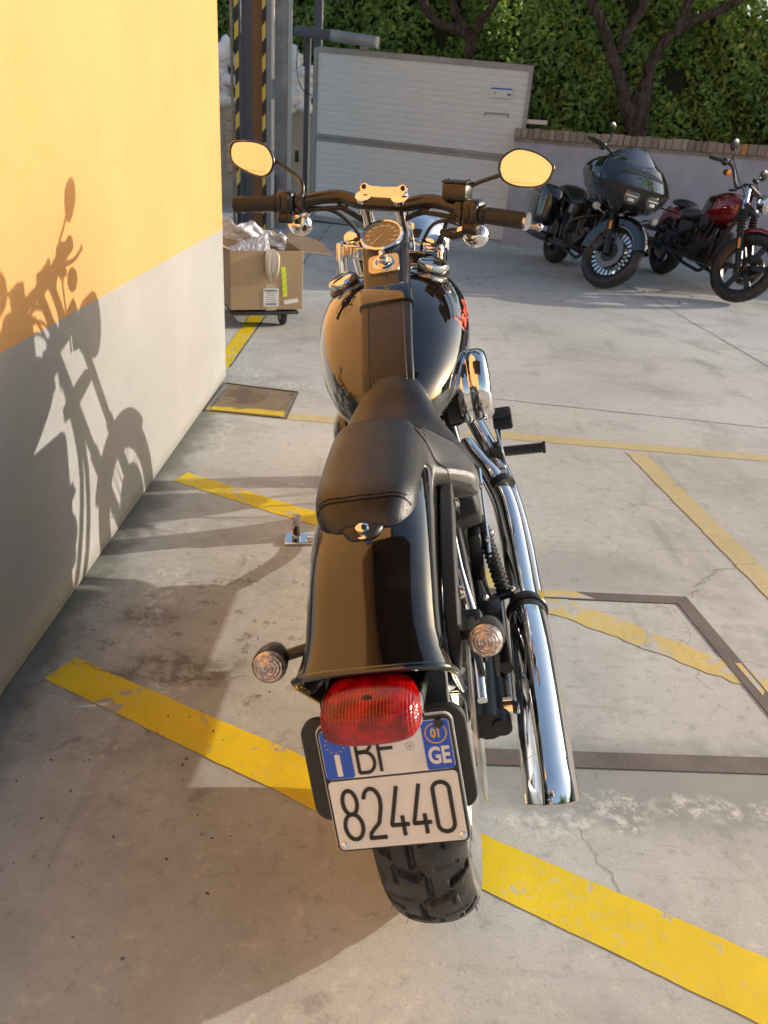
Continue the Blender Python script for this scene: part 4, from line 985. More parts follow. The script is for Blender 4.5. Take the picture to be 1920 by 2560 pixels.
def dig(ch, x, y, w, h):
    L = []
    if ch == '8': L = [arcp(x, y + h * .255, w * .40, h * .245, -90, 270, 22), arcp(x, y - h * .24, w * .5, h * .26, -90, 270, 22)]
    if ch == '2': L = [arcp(x, y + h * .24, w * .46, h * .26, 165, -8, 14) + [(x + w * .42, y + h * .08), (x + w * .2, y - h * .2), (x - w * .36, y - h * .40), (x - w * .40, y - h * .5)][0:3] + [(x - w * .42, y - h * .5)], [(x - w * .48, y - h * .5), (x + w * .52, y - h * .5)]]
    if ch == '4': L = [[(x + w * .12, y + h * .5), (x - w * .44, y - h * .25), (x - w * .44, y - h * .28)], [(x - w * .5, y - h * .28), (x + w * .50, y - h * .28)], [(x + w * .17, y - h * .10), (x + w * .17, y - h * .5)]]
    if ch == '0': L = [arcp(x, y + h * .5 - w * .46, w * .46, w * .46, 0, 180, 12) + arcp(x, y - h * .5 + w * .46, w * .46, w * .46, 180, 360, 12) + [(x + w * .46, y + h * .5 - w * .46)]]
    if ch == 'B': L = [[(x - w * .5, y + h * .5), (x - w * .5, y - h * .5)], [(x - w * .5, y + h * .5)] + arcp(x, y + h * .26, w * .44, h * .24, 90, -90, 10) + [(x - w * .5, y + h * .02)], [(x - w * .5, y + h * .0)] + arcp(x + w * .02, y - h * .25, w * .48, h * .25, 90, -90, 10) + [(x - w * .5, y - h * .5)]]
    if ch == 'F': L = [[(x - w * .45, y + h * .5), (x - w * .45, y - h * .5)], [(x - w * .45, y + h * .5), (x + w * .5, y + h * .5)], [(x - w * .45, y + h * .05), (x + w * .42, y + h * .05)]]
    return L
g = G()
for ch, x in zip('82440', (-.061, -.0315, .0005, .030, .0605)): g.strokes(dig(ch, x, -.036, .0235 if ch != '4' else .0245, H), PC, PU, PV, PN * 1.0, .0062, .0028)
for ch, x in (('B', -.029), ('F', -.001)): g.strokes(dig(ch, x, .050, .0215, .056), PC, PU, PV, PN, .0050, .0028)
g.build('plate_numbers', 'plate_black', plate)
g = G(); k1, k2 = text_mesh('I', .040, PC + PU * -.0655 + PV * .034, PU, PV, PN, .0024, bold=.0016); g._a(k1, k2); g.build('country_letter', 'plate_white', plate); g = G()
k1, k2 = text_mesh('GE', .032, PC + PU * .0665 + PV * .0350, PU, PV, PN, .0024, bold=.0010, sx=.72); g._a(k1, k2); g.build('province_letters', 'plate_white', plate)
g = G(); k1, k2 = text_mesh('01', .017, PC + PU * .0665 + PV * .066, PU, PV, PN, .0024, bold=.0006, sx=.8); g._a(k1, k2); g.build('year_digits', 'plate_gold', plate); g = G(); g.strokes([arcp(.0665, .0662, .0135, .0135, 0, 360, 28)], PC, PU, PV, PN, .0018, .0024); g.build('year_ring', 'plate_gold', plate); g = G()
for k in range(12):
    a = 2 * math.pi * k / 12; g.lathe([(.0010, 0), (.0010, .0004)], PC + PU * (-.0655 + .0125 * math.cos(a)) + PV * (.0655 + .0125 * math.sin(a)) + PN * .0019, PN, 5)
g.build('star_ring', 'plate_gold', plate)
g = G(); 
for k in range(10): a = .63 * k; g.strokes([arcp(.031, .052, .0052, .0052, 36 * k, 36 * k + 24, 3)], PC, PU, PV, PN, .0009, .0015)
g.strokes([[(.031, .0495), (.029, .054)], [(.031, .0495), (.033, .054)], [(.0285, .0515), (.0335, .0515)]], PC, PU, PV, PN, .0006, .0015); g.build('state_seal', 'printgrey', plate)
for sx in (-1, 1): g = G(); g.lathe([(.0055, 0), (.0052, .002), (.0035, .0035), (.0022, .0036), (.0020, .0022), (0, .0022)], PC + PU * .079 * sx - PV * .078 + PN * .0012, PN, 14); g.build('screw', 'chrome', plate)
for sx in (-1, 1): g = G(); g.lathe([(.0065, 0), (.006, .003), (.002, .004)], PC + PU * .072 * sx + PV * .079 + PN * .001, PN, 12); g.build('screw', 'plastic', plate)
g = G(); c_ = Vector((.0, -.333, .5575))
pts = rrect(.222, .146, .022, 6); rings = [[c_ + PU * a + PV * b + PN * h for a, b in pts] for h in (-.004, .010)]; g.loft(rings)
g.box((.0, -.305, .60), (.10, .05, .03), bev=.004); g.build('plate_bracket', 'matte', bike, bevel=.002)

# ---- fender struts and frame cover on the right
for sx in (-1, 1):
    g = G(); o_ = []
    for (y, z, w, h) in ((.33, .700, .020, .05), (.10, .712, .022, .05), (-.08, .702, .022, .05), (-.19, .678, .021, .045), (-.235, .656, .018, .032), (-.255, .640, .010, .018)):
        x = .103 if sx > 0 else .096; o_.append([Vector((sx * (x + a), y, z + b - (0 if sx > 0 else .09))) for a, b in ((-w / 2, -h / 2), (w / 2, -h / 2), (w / 2, h / 2), (-w / 2, h / 2))])
    g.loft(o_); st = g.build('fender_strut', 'matte', bike, bevel=.003)
    for y, z in ((.255, .70), (.13, .705), (-.135, .685)): g = G(); bolt(g, (sx * (.114 if sx > 0 else .107), y, z - (0 if sx > 0 else .09)), (sx, 0, .1), .0105, .009); g.build('strut_bolt', 'chrome', st)
g = G(); g.loft([[Vector((x, y, z)) for x, z in pr] for y, pr in ((.50, ((.09, .66), (.155, .63), (.158, .50), (.09, .50))), (.40, ((.09, .665), (.152, .645), (.158, .52), (.09, .50))), (.31, ((.09, .665), (.150, .648), (.156, .60), (.09, .56))), (.285, ((.09, .645), (.150, .63), (.153, .60), (.09, .59))))])
g.build('side_cover', 'matte', bike, bevel=.006)
g = G(); g.box((.0, .50, .58), (.19, .30, .30), bev=.03); g.build('oil_tank', 'gloss', bike)
g = G(); g.tube([(.165, .47, .62), (.165, .42, .50), (.165, .36, .40)], .004, 6); [bolt(g, (.160, y, z), (1, 0, 0), .008, .008) for y, z in ((.42, .60), (.34, .51), (.44, .50))]; g.build('cover_trim', 'chrome', bike)

# ---- swingarm, shock bits, brake lines on the right side
for sx in (-1, 1):
    g = G(); g.tube([(sx * .125, -.045, .345), (sx * .128, .12, .345), (sx * .12, .40, .35), (sx * .07, .60, .36)], [.030, .026, .024, .022], 14, 4)
    g.tube([(sx * .12, .02, .36), (sx * .11, .22, .47), (sx * .09, .42, .56)], .015, 10, 3); g.build('swingarm', 'satin', bike)
g = G(); g.tube([(.15, -.050, .343), (.15, .07, .345)], .018, 16); g.lathe([(.021, 0), (.021, .016), (.012, .018), (.012, .028), (0, .028)], (.152, 0, .345), (1, 0, 0), 6); g.build('axle_adjuster', 'satin', bike)
g = G(); g.lathe([(.022, .016), (.022, .003), (.022, 0)], (.156, 0, .345), (1, 0, 0), 24); g.build('axle_nut', 'chrome', bike)
g = G(); g.tube([(.095, .31, .60), (.104, .22, .52), (.118, .15, .45)], [.004, .006, .012], 10, 3); g.tube([(.118, .15, .45), (.122, -.04, .40)], .0095, 12); g.build('brake_line', 'chrome', bike)
g = G(); a = Vector((.150, .47, .50)); b = Vector((.185, .33, .385)); d = (b - a).normalized()
g.tube([a, b], .012, 12)
for k in range(16): g.torus(a + (b - a) * ((k + .5) / 16), d, .0135, .0038, 18, 6)
g.build('spring_boot', 'rubber', bike)
g = G(); g.tube([(.12, .30, .37), (.20, .34, .375)], .011, 10); g.box((.135, .43, .44), (.03, .09, .12), bev=.01); g.box((.15, .28, .36), (.05, .06, .07), bev=.012); g.tube([(.13, .55, .30), (.165, .30, .30), (.17, .16, .31)], .014, 12, 3)
g.tube([(.105, .40, .33), (.12, .0, .52), (.13, -.10, .50)], .006, 8, 4); g.build('linkage', 'satin', bike)
g = G(); [bolt(g, p, (1, .1, .3), .010, .012) for p in ((.200, .335, .38), (.168, .44, .47), (.14, .27, .41))]; g.build('linkage_bolts', 'chrome', bike)

# ---- exhaust: upper straight muffler, lower muffler, head pipes, heat shields
def pipe(name, pts, r, mat, n=24, k=7): g = G(); g.tube(pts, r, n, k); return g.build(name, mat, bike, ang=50)
pipe('muffler', [(.2275, .26, .352), (.2245, .10, .352), (.2150, -.17, .352)], [.040, .042, .043, .043], 'chrome', 40, 6)
g = G(); rings = []
for rr_, k in ((.043, 0), (.0435, .5), (.0435, .98), (.0445, 1.0), (.041, 1.0), (.039, .8)):
    rings.append([Vector((.2150 - .002 * k + rr_ * math.cos(a_), -.17 + k * (-.058 - .050 * math.sin(a_)), .352 + rr_ * math.sin(a_))) for a_ in [2 * math.pi * i / 48 for i in range(48)]])
g.loft(rings); g.build('muffler_tip', 'chrome', bike)
pipe('muffler', [(.170, .55, .215), (.165, .30, .215), (.162, .14, .225)], [.018, .020, .020, .018], 'gloss', 32, 6)
g = G(); g.tube([(.228, .262, .352), (.2285, .315, .352)], [.0405, .038], 32); g.torus((.2282, .290, .352), (0, 1, 0), .041, .004, 32, 8); g.build('exhaust_clamp', 'satin', bike)
pipe('exhaust_pipe', [(.2285, .30, .352), (.2275, .42, .362), (.226, .55, .385), (.218, .67, .428), (.196, .74, .470), (.165, .80, .50), (.135, .86, .53)], [.034, .034, .033, .031, .026, .024], 'chrome', 32)
pipe('exhaust_pipe', [(.252, .38, .33), (.252, .56, .345), (.238, .76, .40), (.210, .90, .455), (.172, 1.05, .51), (.140, 1.18, .56), (.115, 1.26, .60)], [.022, .025, .026, .024, .022], 'chrome', 28)
g = G(); g.tube([(.212, .722, .468), (.219, .705, .458)], [.0325, .0335], 28); g.build('pipe_band', 'plastic', bike)

# ---- engine
for sx in (-1, 1): g = G(); g.tube([(sx * .055, .16, .20), (sx * .055, .30, .185), (sx * .055, .66, .185)], [.030, .036, .036], 18, 3); g.build('shock_absorber', 'satin', bike)
g = G(); g.box((0, .44, .30), (.17, .30, .17), bev=.03); g.build('transmission', 'darkmetal', bike)
g = G(); g.box((0, .88, .335), (.22, .50, .33), bev=.05); g.box((0, .55, .36), (.18, .22, .24), bev=.04); eng = g.build('engine', 'darkmetal', bike)
for (y0, tilt, zz) in ((.78, .38, .55), (1.00, -.38, .55)):
    Mx = Matrix.Rotation(tilt, 3, 'X'); c0 = Vector((0, y0, .44)); ax = Mx @ Vector((0, 0, 1)); g = G(); prof = []
    for k in range(13): h = .03 + k * .0155; prof += [(.060, h), (.080, h + .002), (.080, h + .006), (.060, h + .008)]
    g.lathe(prof, c0, ax, 28); g.build('cylinder', 'darkmetal', eng, ang=20)
    g = G(); g.box(c0 + ax * .285, (.17, .13, .075), Mx, bev=.025); g.build('rocker_cover', 'chrome', eng)
g = G(); g.box((0, .88, .57), (.13, .60, .40), bev=.03); g.build('shadow_filler', 'darkmetal', eng)  # unseen block added to close light gaps in the bike's shadow
g = G(); g.tube([(.12, .72, .66), (.12, .84, .69), (.10, 1.02, .70)], .03, 14, 3); g.build('intake', 'satin', eng)
g = G(); g.lathe([(.02, -.052), (.074, -.052), (.083, -.048), (.086, -.040), (.086, -.026), (.083, -.022), (.083, -.016), (.086, -.012), (.086, .008), (.082, .020), (.073, .028), (.045, .032), (0, .033)], (.186, .69, .742), (1, -.02, .05), 56)
ac = g.build('air_cleaner', 'chrome', bike)
g = G(); g.lathe([(.06, -.03), (.085, -.028), (.085, 0), (.06, .004)], (.135, .71, .735), (1, 0, 0), 28); g.tube([(.10, .83, .66), (.16, .80, .70)], .03, 14); g.build('air_cleaner_back', 'plastic', ac)
g = G(); g.tube([(.218, .75, .60), (.227, .735, .55), (.232, .74, .50), (.222, .80, .47)], .0035, 8, 4); g.build('brake_rod', 'chrome', bike)
g = G(); g.box((.245, .98, .545), (.055, .075, .022), Matrix.Rotation(.5, 3, 'X'), bev=.008); [g.box((.245, .95 + .017 * k, .561 - k * .0093), (.048, .006, .006), Matrix.Rotation(.5, 3, 'X')) for k in range(4)]; pd = g.build('brake_pedal', 'rubber', bike)
g = G(); g.tube([(.232, .98, .53), (.222, .90, .45), (.19, .86, .42)], .007, 8, 3); g.build('pedal_arm', 'satin', pd)
for sx in (1,):
    g = G(); g.tube([(sx * .10, .90, .43), (sx * .195, .895, .478)], .013, 12); g.box((sx * .215, .895, .480), (.034, .030, .034), bev=.006); g.tube([(sx * .218, .895, .455), (sx * .218, .895, .508)], .008, 10)
    fp = g.build('foot_peg', 'satin', bike); g = G()
    a = Vector((sx * .228, .893, .480)); b = Vector((sx * .345, .885, .480)); g.tube([a, b], .0125, 16)
    for k in range(15): g.torus(a + (b - a) * ((k + .5) / 15), b - a, .0125, .0030, 18, 6)
    g.tube([b - (b - a).normalized() * .004, b + (b - a).normalized() * .004], .0165, 16); g.build('peg_rubber', 'rubber', fp)
# left side: primary cover, shifter, side stand
g = G(); ring = []
for x, k in ((-.10, 1.0), (-.165, 1.0), (-.185, .93), (-.192, .80)):
    ring.append([Vector((x, .86 + .30 * k * math.cos(a) * (1 if abs(math.cos(a)) else 1), .47 + .125 * k * math.sin(a))) for a in [2 * math.pi * i / 40 for i in range(40)]])
g.loft(ring); g.build('primary_cover', 'gloss', bike)
g = G(); g.sphere((-.138, .70, .66), .075, 24, 1.25, 1.0, .62); g.build('horn_cover', 'gloss', bike)
g = G(); g.tube([(-.14, .66, .68), (-.168, .655, .672)], .011, 12); [g.torus((-.150 - k * .005, .655, .675), (1, 0, 0), .011, .002, 14, 5) for k in range(4)]; g.build('fuel_tap', 'rubber', bike)
wfoot = MI @ Vector((-.290, 2.345, .010)); wj = Vector((-.11, .86, .22)); wk = MI @ Vector((-.225, 2.340, .014))
g = G(); g.tube([wj, MI @ Vector((-.10, 2.24, .06)), wk], [.012, .011, .010], 12, 4)
foot = [MI @ Vector(p) for p in ((-.300, 2.300, .002), (-.190, 2.320, .004), (-.180, 2.370, .004), (-.305, 2.385, .002))]; up_ = M3I @ Vector((0, 0, .009)); g.loft([foot, [p + up_ for p in foot]])
sd = g.build('side_stand', 'chrome', bike, bevel=.002)
g = G(); c0 = Vector((-.268, 2.360, .050)); g.T = lambda v: MI @ v; g.box(c0, (.030, .018, .085), Matrix.Rotation(.1, 3, 'X'), bev=.004); g.build('stand_tab', 'brushed', sd)
g = G(lambda v: MI @ v); g.box((-.268, 2.345, .034), (.018, .008, .026), bev=.004); g.build('stand_pad', 'rubber', sd)
g = G(); [g.tube([(sx * .10, .25, .62), (sx * .10, .5, .62), (sx * .10, .62, .40), (sx * .11, .70, .26), (sx * .12, 1.15, .26), (sx * .06, 1.30, .60), (0, 1.20, .92)], .017, 12, 5) for sx in (-1, 1)]; g.tube([(0, .45, .70), (0, .8, .84), (0, 1.18, .96)], .03, 14, 3); g.build('frame', 'satin', bike)

# ---- fuel tank
TX = -.006
tank_keys = [(.455, .020, .800, .775), (.462, .055, .825, .745), (.49, .090, .845, .715), (.55, .128, .876, .700), (.63, .158, .912, .695), (.72, .178, .950, .70), (.80, .188, .976, .712), (.88, .190, .994, .730), (.95, .182, 1.002, .760), (1.02, .162, .998, .800), (1.075, .130, .984, .836), (1.11, .088, .962, .868), (1.122, .045, .940, .895)]
TK = interp_sections(tank_keys, 60)
g = G(); g.loft([ring_se(k[0], k[1], k[2], k[3], 56, 2.35, TX) for k in TK]); tank = g.build('fuel_tank', 'gloss', bike, ang=80)
def tank_z(x, y):
    ys = [k[0] for k in TK]; hw = np.interp(y, ys, [k[1] for k in TK]); zt = np.interp(y, ys, [k[2] for k in TK]); zb = np.interp(y, ys, [k[3] for k in TK])
    u = min(.999, abs(x - TX) / hw); return float((zt + zb) / 2 + (zt - zb) / 2 * (1 - u ** 2.35) ** (1 / 2.35))
def tank_x(y, z):
    ys = [k[0] for k in TK]; hw = np.interp(y, ys, [k[1] for k in TK]); zt = np.interp(y, ys, [k[2] for k in TK]); zb = np.interp(y, ys, [k[3] for k in TK])
    u = min(.999, abs(z - (zt + zb) / 2) / ((zt - zb) / 2)); return float(TX + hw * (1 - u ** 2.35) ** (1 / 2.35))
k1, k2 = text_mesh('Harley-Davidson', .047, (0, 0, 0), (1, 0, 0), (0, 1, 0), (0, 0, 1), 0, bold=.0012, sx=.82)
g = G(); y_, z_ = .855, .897; vs = [Vector((tank_x(y_ + v.x, z_ + v.y + v.x * .12) + .0012, y_ + v.x, z_ + v.y + v.x * .12)) for v in k1]; g._a(vs, k2); g.build('tank_script', 'scriptred', tank)
for sx, yy in ((-1, .930), (1, .945)):
    x = sx * .112 + TX; z = tank_z(x, yy); nrm = Vector((sx * .30, -.16, 1)).normalized(); c_ = Vector((x, yy, z - .006))
    g = G(); g.lathe([(.046, -.004), (.046, .004), (.040, .008)], c_, nrm, 40); b_ = g.build('cap_seat', 'satin', tank)
    g = G(); g.lathe([(.034, .004), (.038, .008), (.0395, .014), (.0395, .022), (.037, .027), (.030, .030), (.0, .033)], c_, nrm, 40); cp = g.build('fuel_cap', 'chrome', bike)
    g = G(); [g.tube([c_ + nrm * h + (perp(nrm)[0] * math.cos(a) + perp(nrm)[1] * math.sin(a)) * .0396 for h in (.013, .023)], .0012, 4) for a in np.linspace(0, 6.28, 40)]; g.build('cap_knurl', 'chrome', cp)

# ---- console, speedometer, ignition
CX = -.004
con = [(.462, .056, .826), (.50, .057, .855), (.56, .0575, .888), (.64, .059, .927), (.70, .060, .952), (.742, .061, .968)]
def con_ring(y, hw, zt, dp=.05, e=6): return ring_se(y, hw, zt, zt - dp, 28, e, CX)
g = G(); g.loft([con_ring(y, w, z, .04) for y, w, z in con]); con_o = g.build('tank_strap', 'leather', bike, ang=50)
for sx in (-1, 1):
    g = G(); g.tube([Vector((CX + sx * .041, y, z + .0006)) for y, w, z in con], .0014, 5, 3); g.build('seam', 'leather', con_o)
g = G(); g.loft([con_ring(y, .064, z, .05) for y, z in ((.722, .966), (.735, .973), (.770, .990), (.782, .992))]); g.build('console_band', 'gloss', bike)
dsh = [(.775, .0555, .990), (.80, .056, 1.005), (.85, .057, 1.032), (.90, .058, 1.060), (.945, .059, 1.083), (.985, .057, 1.100), (1.01, .052, 1.104), (1.03, .044, 1.092), (1.04, .030, 1.070)]
g = G(); g.loft([con_ring(y, w, z, .14) for y, w, z in dsh]); dash = g.build('console', 'barblack', bike, ang=50)
sn = Vector((0, -.53, .85)).normalized()
sc = Vector((CX - .002, .935, 1.080))
g = G(); g.lathe([(.050, -.04), (.053, .0), (.0555, .006), (.0555, .012), (.052, .0155), (.0485, .0140), (.048, .009), (0, .009)], sc, sn, 48); sp = g.build('speedometer', 'chrome', bike)
g = G(); g.lathe([(.0475, .0092), (.0475, .0096), (0, .0096)], sc, sn, 40); g.build('dial', 'gasket', sp)
su = Vector((1, 0, 0)); sv = sn.cross(su)
if sv.z < 0: sv = -sv
g = G()
for k, tx in enumerate(('20', '40', '60', '80', '100', '120', '140', '160', '180', '200', '220')):
    a = R_(222 - k * 26.4); k1, k2 = text_mesh(tx, .0085, sc + sn * .0100 + su * .036 * math.cos(a) + sv * .036 * math.sin(a), su, sv, sn, 0, bold=.0002); g._a(k1, k2)
for k in range(45): a = R_(230 - k * 6.35); g.strokes([[(.0435 * math.cos(a), .0435 * math.sin(a)), (.0465 * math.cos(a), .0465 * math.sin(a))]], sc + sn * .0098, su, sv, sn, .0006, .0002)
g.build('dial_numerals', 'dialtext', sp)
g = G(); a = R_(230); g.strokes([[(-.003 * math.cos(a), -.003 * math.sin(a)), (.033 * math.cos(a), .033 * math.sin(a))]], sc + sn * .0105, su, sv, sn, .0016, .001); g.build('needle', 'dialtext', sp)
ic = Vector((CX, .842, 1.0305)); iu = su; iv = Vector((0, .87, .49)).normalized(); inn = Vector((0, -.49, .87))
g = G(); pts = rrect(.076, .066, .014, 6); g.loft([[ic + iu * a + iv * b + inn * h for a, b in pts] for h in (-.004, .0035)]); ig = g.build('ignition_plate', simple('pitted_chrome', (.72, .62, .42), .22, 1.0, 0, 300, .5), bike, bevel=.001)
g = G(); g.lathe([(.026, .003), (.026, .006), (.021, .0075), (.019, .006), (.0, .006)], ic, inn, 36); g.build('switch_ring', 'chrome', ig)
g = G(); g.lathe([(.014, .006), (.0145, .016), (.013, .020), (0, .020)], ic, inn, 28); g.box(ic + inn * .026, (.016, .024, .016), Matrix.Rotation(.5, 3, 'X'), bev=.004); g.build('switch_knob', 'chrome', ig)
g = G(); g.lathe([(.006, 0), (.0065, .006), (.004, .010), (0, .011)], sc - sv * .062 + sn * .004, sn, 16); g.build('trip_knob', 'chrome', sp)

# ---- front end (steered)
fa = Vector((0, math.sin(R_(32)), -math.cos(R_(32))))
for sx in (-1, 1):
    c0 = Vector((sx * .116, 1.138, 1.045)); g = G(S)
    g.tube([c0 - fa * .004, c0 + fa * .48], .0205, 20); g.tube([c0 + fa * .42, c0 + fa * .82], [.029, .029, .026], 20); fk = g.build('fork_leg', 'chrome', bike)
    g = G(S); g.lathe([(.030, .03), (.031, .0), (.029, -.012), (.024, -.016), (0, -.017)], c0, fa, 24); g.build('fork_cap', 'chrome', fk)
g = G(S); g.loft([[Vector((x, y, z)) for x, y in ((-.145, 1.10), (-.12, 1.165), (0, 1.18), (.12, 1.165), (.145, 1.10), (.10, 1.085), (0, 1.075), (-.10, 1.085))] for z in (1.000, 1.035)]); tc = g.build('triple_clamp', 'chrome', bike, bevel=.005)
g = G(S); g.loft([[Vector((x, y, z)) for x, y in ((-.14, 1.17), (-.12, 1.235), (.12, 1.235), (.14, 1.17), (0, 1.14))] for z in (.83, .87)]); g.build('lower_clamp', 'chrome', bike, bevel=.005)
for sx in (-1, 1):
    g = G(S); g.box((sx * .148, 1.12, .985), (.016, .055, .11), bev=.006); g.build('fork_cover', 'chrome', bike)
    g = G(S); g.tube([(sx * .050, 1.128, 1.03), (sx * .050, 1.055, 1.145)], .0175, 20); g.tube([(sx * .050, 1.062, 1.135), (sx * .050, 1.04, 1.172)], [.021, .023], 20); rs = g.build('riser', 'chrome', bike)
cp = [(-.062, .0), (-.066, .008), (-.060, .018), (-.050, .020), (-.038, .013), (0, .011), (.038, .013), (.050, .020), (.060, .018), (.066, .008), (.062, -.002), (.048, -.026), (.047, -.038), (.036, -.044), (.026, -.038), (.018, -.032), (-.018, -.032), (-.026, -.038), (-.036, -.044), (-.047, -.038), (-.048, -.026)]
cc = Vector((0, 1.048, 1.184)); cu = Vector((1, 0, 0)); cv = Vector((0, .42, .908)).normalized(); cn = cu.cross(cv)
g = G(S); g.loft([[cc + cu * a + cv * b * .95 - cn * 0 + cn * h for a, b in cp] for h in (-.012, .0)])
clamp = g.build('riser_clamp', 'chrome', bike, bevel=.0012)
g = G(S)
cout = cn if cn.y < 0 else -cn
for a, b in ((-.054, .009), (.054, .009), (-.037, -.033), (.037, -.033)): bolt(g, cc + cu * a + cv * b * .95 + cout * .012 if cn.y > 0 else cc + cu * a + cv * b * .95, cout, .0065, .004)
g.build('clamp_bolts', 'satin', clamp)
BP = [(-.393, .975, 1.139), (-.285, .995, 1.145), (-.215, 1.025, 1.153), (-.16, 1.048, 1.162), (-.115, 1.056, 1.163), (-.06, 1.045, 1.153), (0, 1.045, 1.152), (.06, 1.045, 1.153), (.115, 1.056, 1.163), (.16, 1.048, 1.162), (.215, 1.025, 1.153), (.285, .995, 1.145), (.393, .975, 1.139)]
g = G(S); g.tube(BP, [.0125, .0150, .0175, .0175, .0175, .0175, .0150, .0125], 20, 6); bar_o = g.build('handlebar', 'barblack', bike)
for sx in (-1, 1):
    f = lambda x, y, z: (sx * x, y, z)
    g = G(S); g.tube([f(.393, .975, 1.139), f(.282, .9965, 1.145)], [.0205, .0195], 24); g.tube([f(.290, .995, 1.1448), f(.280, .997, 1.1455)], .0235, 24); gp = g.build('grip', 'rubber', bike)
    g = G(S); g.tube([f(.398, .974, 1.1385), f(.392, .9752, 1.139)], [.0205, .0215], 24); g.build('bar_end', 'alu' if sx > 0 else 'rubber', gp)
    Mh = Matrix.Rotation(sx * -.20, 3, 'Z')
    g = G(S); g.box(f(.256, 1.004, 1.148), (.046, .052, .062), Mh, bev=.012, seg=3); g.box(f(.256, .997, 1.112), (.042, .036, .030), Mh, bev=.006); sw = g.build('switch_housing', 'barblack', bike)
    g = G(S); g.box(f(.266, .975, 1.150), (.014, .008, .034), Mh, bev=.003); g.box(f(.246, .980, 1.150), (.014, .008, .034), Mh, bev=.003); g.box(f(.256, .978, 1.114), (.026, .006, .014), Mh, bev=.003); g.build('switch_button', 'plastic', sw)
    g = G(S); g.box(f(.220, 1.018, 1.148), (.024, .042, .050), Mh, bev=.008); g.tube([f(.2205, .996, 1.16), f(.2205, .990, 1.16)], .005, 10); g.tube([f(.2205, .996, 1.132), f(.2205, .990, 1.132)], .005, 10); g.build('lever_clamp', 'barblack', bike)
    g = G(S); g.tube([f(.222, 1.040, 1.135), f(.25, 1.064, 1.130), f(.31, 1.066, 1.122), f(.38, 1.052, 1.118), f(.412, 1.046, 1.118)], [.008, .007, .0062, .0058, .0058], 12, 5); g.sphere(f(.414, 1.046, 1.118), .0098, 14); g.build('brake_lever' if sx > 0 else 'clutch_lever', 'alu', bike)
g = G(S); g.box((.205, 1.030, 1.192), (.066, .045, .040), Matrix.Rotation(-.20, 3, 'Z'), bev=.005); rsv = g.build('brake_reservoir', 'barblack', bike)
g = G(S); g.box((.205, 1.030, 1.215), (.068, .047, .006), Matrix.Rotation(-.20, 3, 'Z'), bev=.002); [bolt(g, (.205 + a, 1.03 + b, 1.218), (0, 0, 1), .004, .003) for a in (-.027, .027) for b in (-.012, .012)]; g.build('reservoir_lid', 'satin', rsv)

# ---- mirrors: outlines with the true face plane, thickness and stem
def mirror(outline, centre_w, n_w, stem, sx):
    nB = (M3I @ Vector(n_w)).normalized(); c = Vector(MI @ (Vector((0, 0, 1.3)) + (Vector(centre_w) - Vector((0, 0, 1.3))) * 1.04)); upw = (M3I @ Vector((0, 0, 1)))
    u = upw.cross(nB).normalized(); v = nB.cross(u)
    if (MM.to_3x3() @ u).x < 0: u = -u
    P = smooth_path([(a, b, 0) for a, b in outline + outline[:1]], 5)[:-1]
    def ring(k, h): return [c + u * p.x * k + v * p.y * k + nB * h for p in P]
    g = G(); g.loft([ring(.97, .001), ring(1.0, .004), ring(1.02, .002), ring(1.02, -.006), ring(.9, -.016), ring(.6, -.024), ring(.2, -.027)]); mo = g.build('mirror', 'gloss', bike, ang=60)
    g = G(); g.loft([ring(.915, .0005), ring(.915, .0022)]); g.build('mirror_glass', 'mirror', mo, ang=10)
    g = G(); k1, k2 = text_mesh('OBJECTS IN MIRROR ARE CLOSER THAN THEY APPEAR', .0030, c - v * (.034 if sx > 0 else .030) + u * (.0 if sx > 0 else .004), u, v, nB, .0026); 
    w0 = g._a(k1, k2); g.build('mirror_text', simple('mirror_lettering', (.45, .33, .12), .5), mo)
    g = G(); g.tube(stem, [.0062, .0058, .0055, .0055], 12, 5); g.build('stem', 'barblack', mo)
pxm = .000943  # metres per photo display pixel at the mirrors
Lc, Rc = (552, 342), (1139, 361)
oL = [((x - Lc[0]) * .00138, -(y - Lc[1]) * .00113) for x, y in [(504, 322), (511, 308), (530, 303), (560, 303), (584, 311), (597, 330), (600, 350), (592, 371), (573, 381), (545, 374), (517, 360), (505, 345)]]
oR = [((x - Rc[0]) * .00124, -(y - Rc[1]) * .00106) for x, y in [(1083, 368), (1085, 346), (1100, 328), (1122, 319), (1160, 326), (1188, 343), (1196, 358), (1187, 386), (1165, 400), (1122, 402), (1094, 390)]]
mirror(oL, (-.394, 2.262, 1.200), (-.235, -.97, .03), [S((-.218, 1.022, 1.168)), S((-.222, 1.03, 1.195)), S((-.250, 1.045, 1.215)), S((-.318, 1.052, 1.250))], -1)
mirror(oR, (.304, 2.036, 1.234), (-.304, -.952, .02), [S((.218, 1.022, 1.168)), S((.222, 1.03, 1.190)), S((.250, 1.045, 1.212)), S((.318, 1.052, 1.236))], 1)

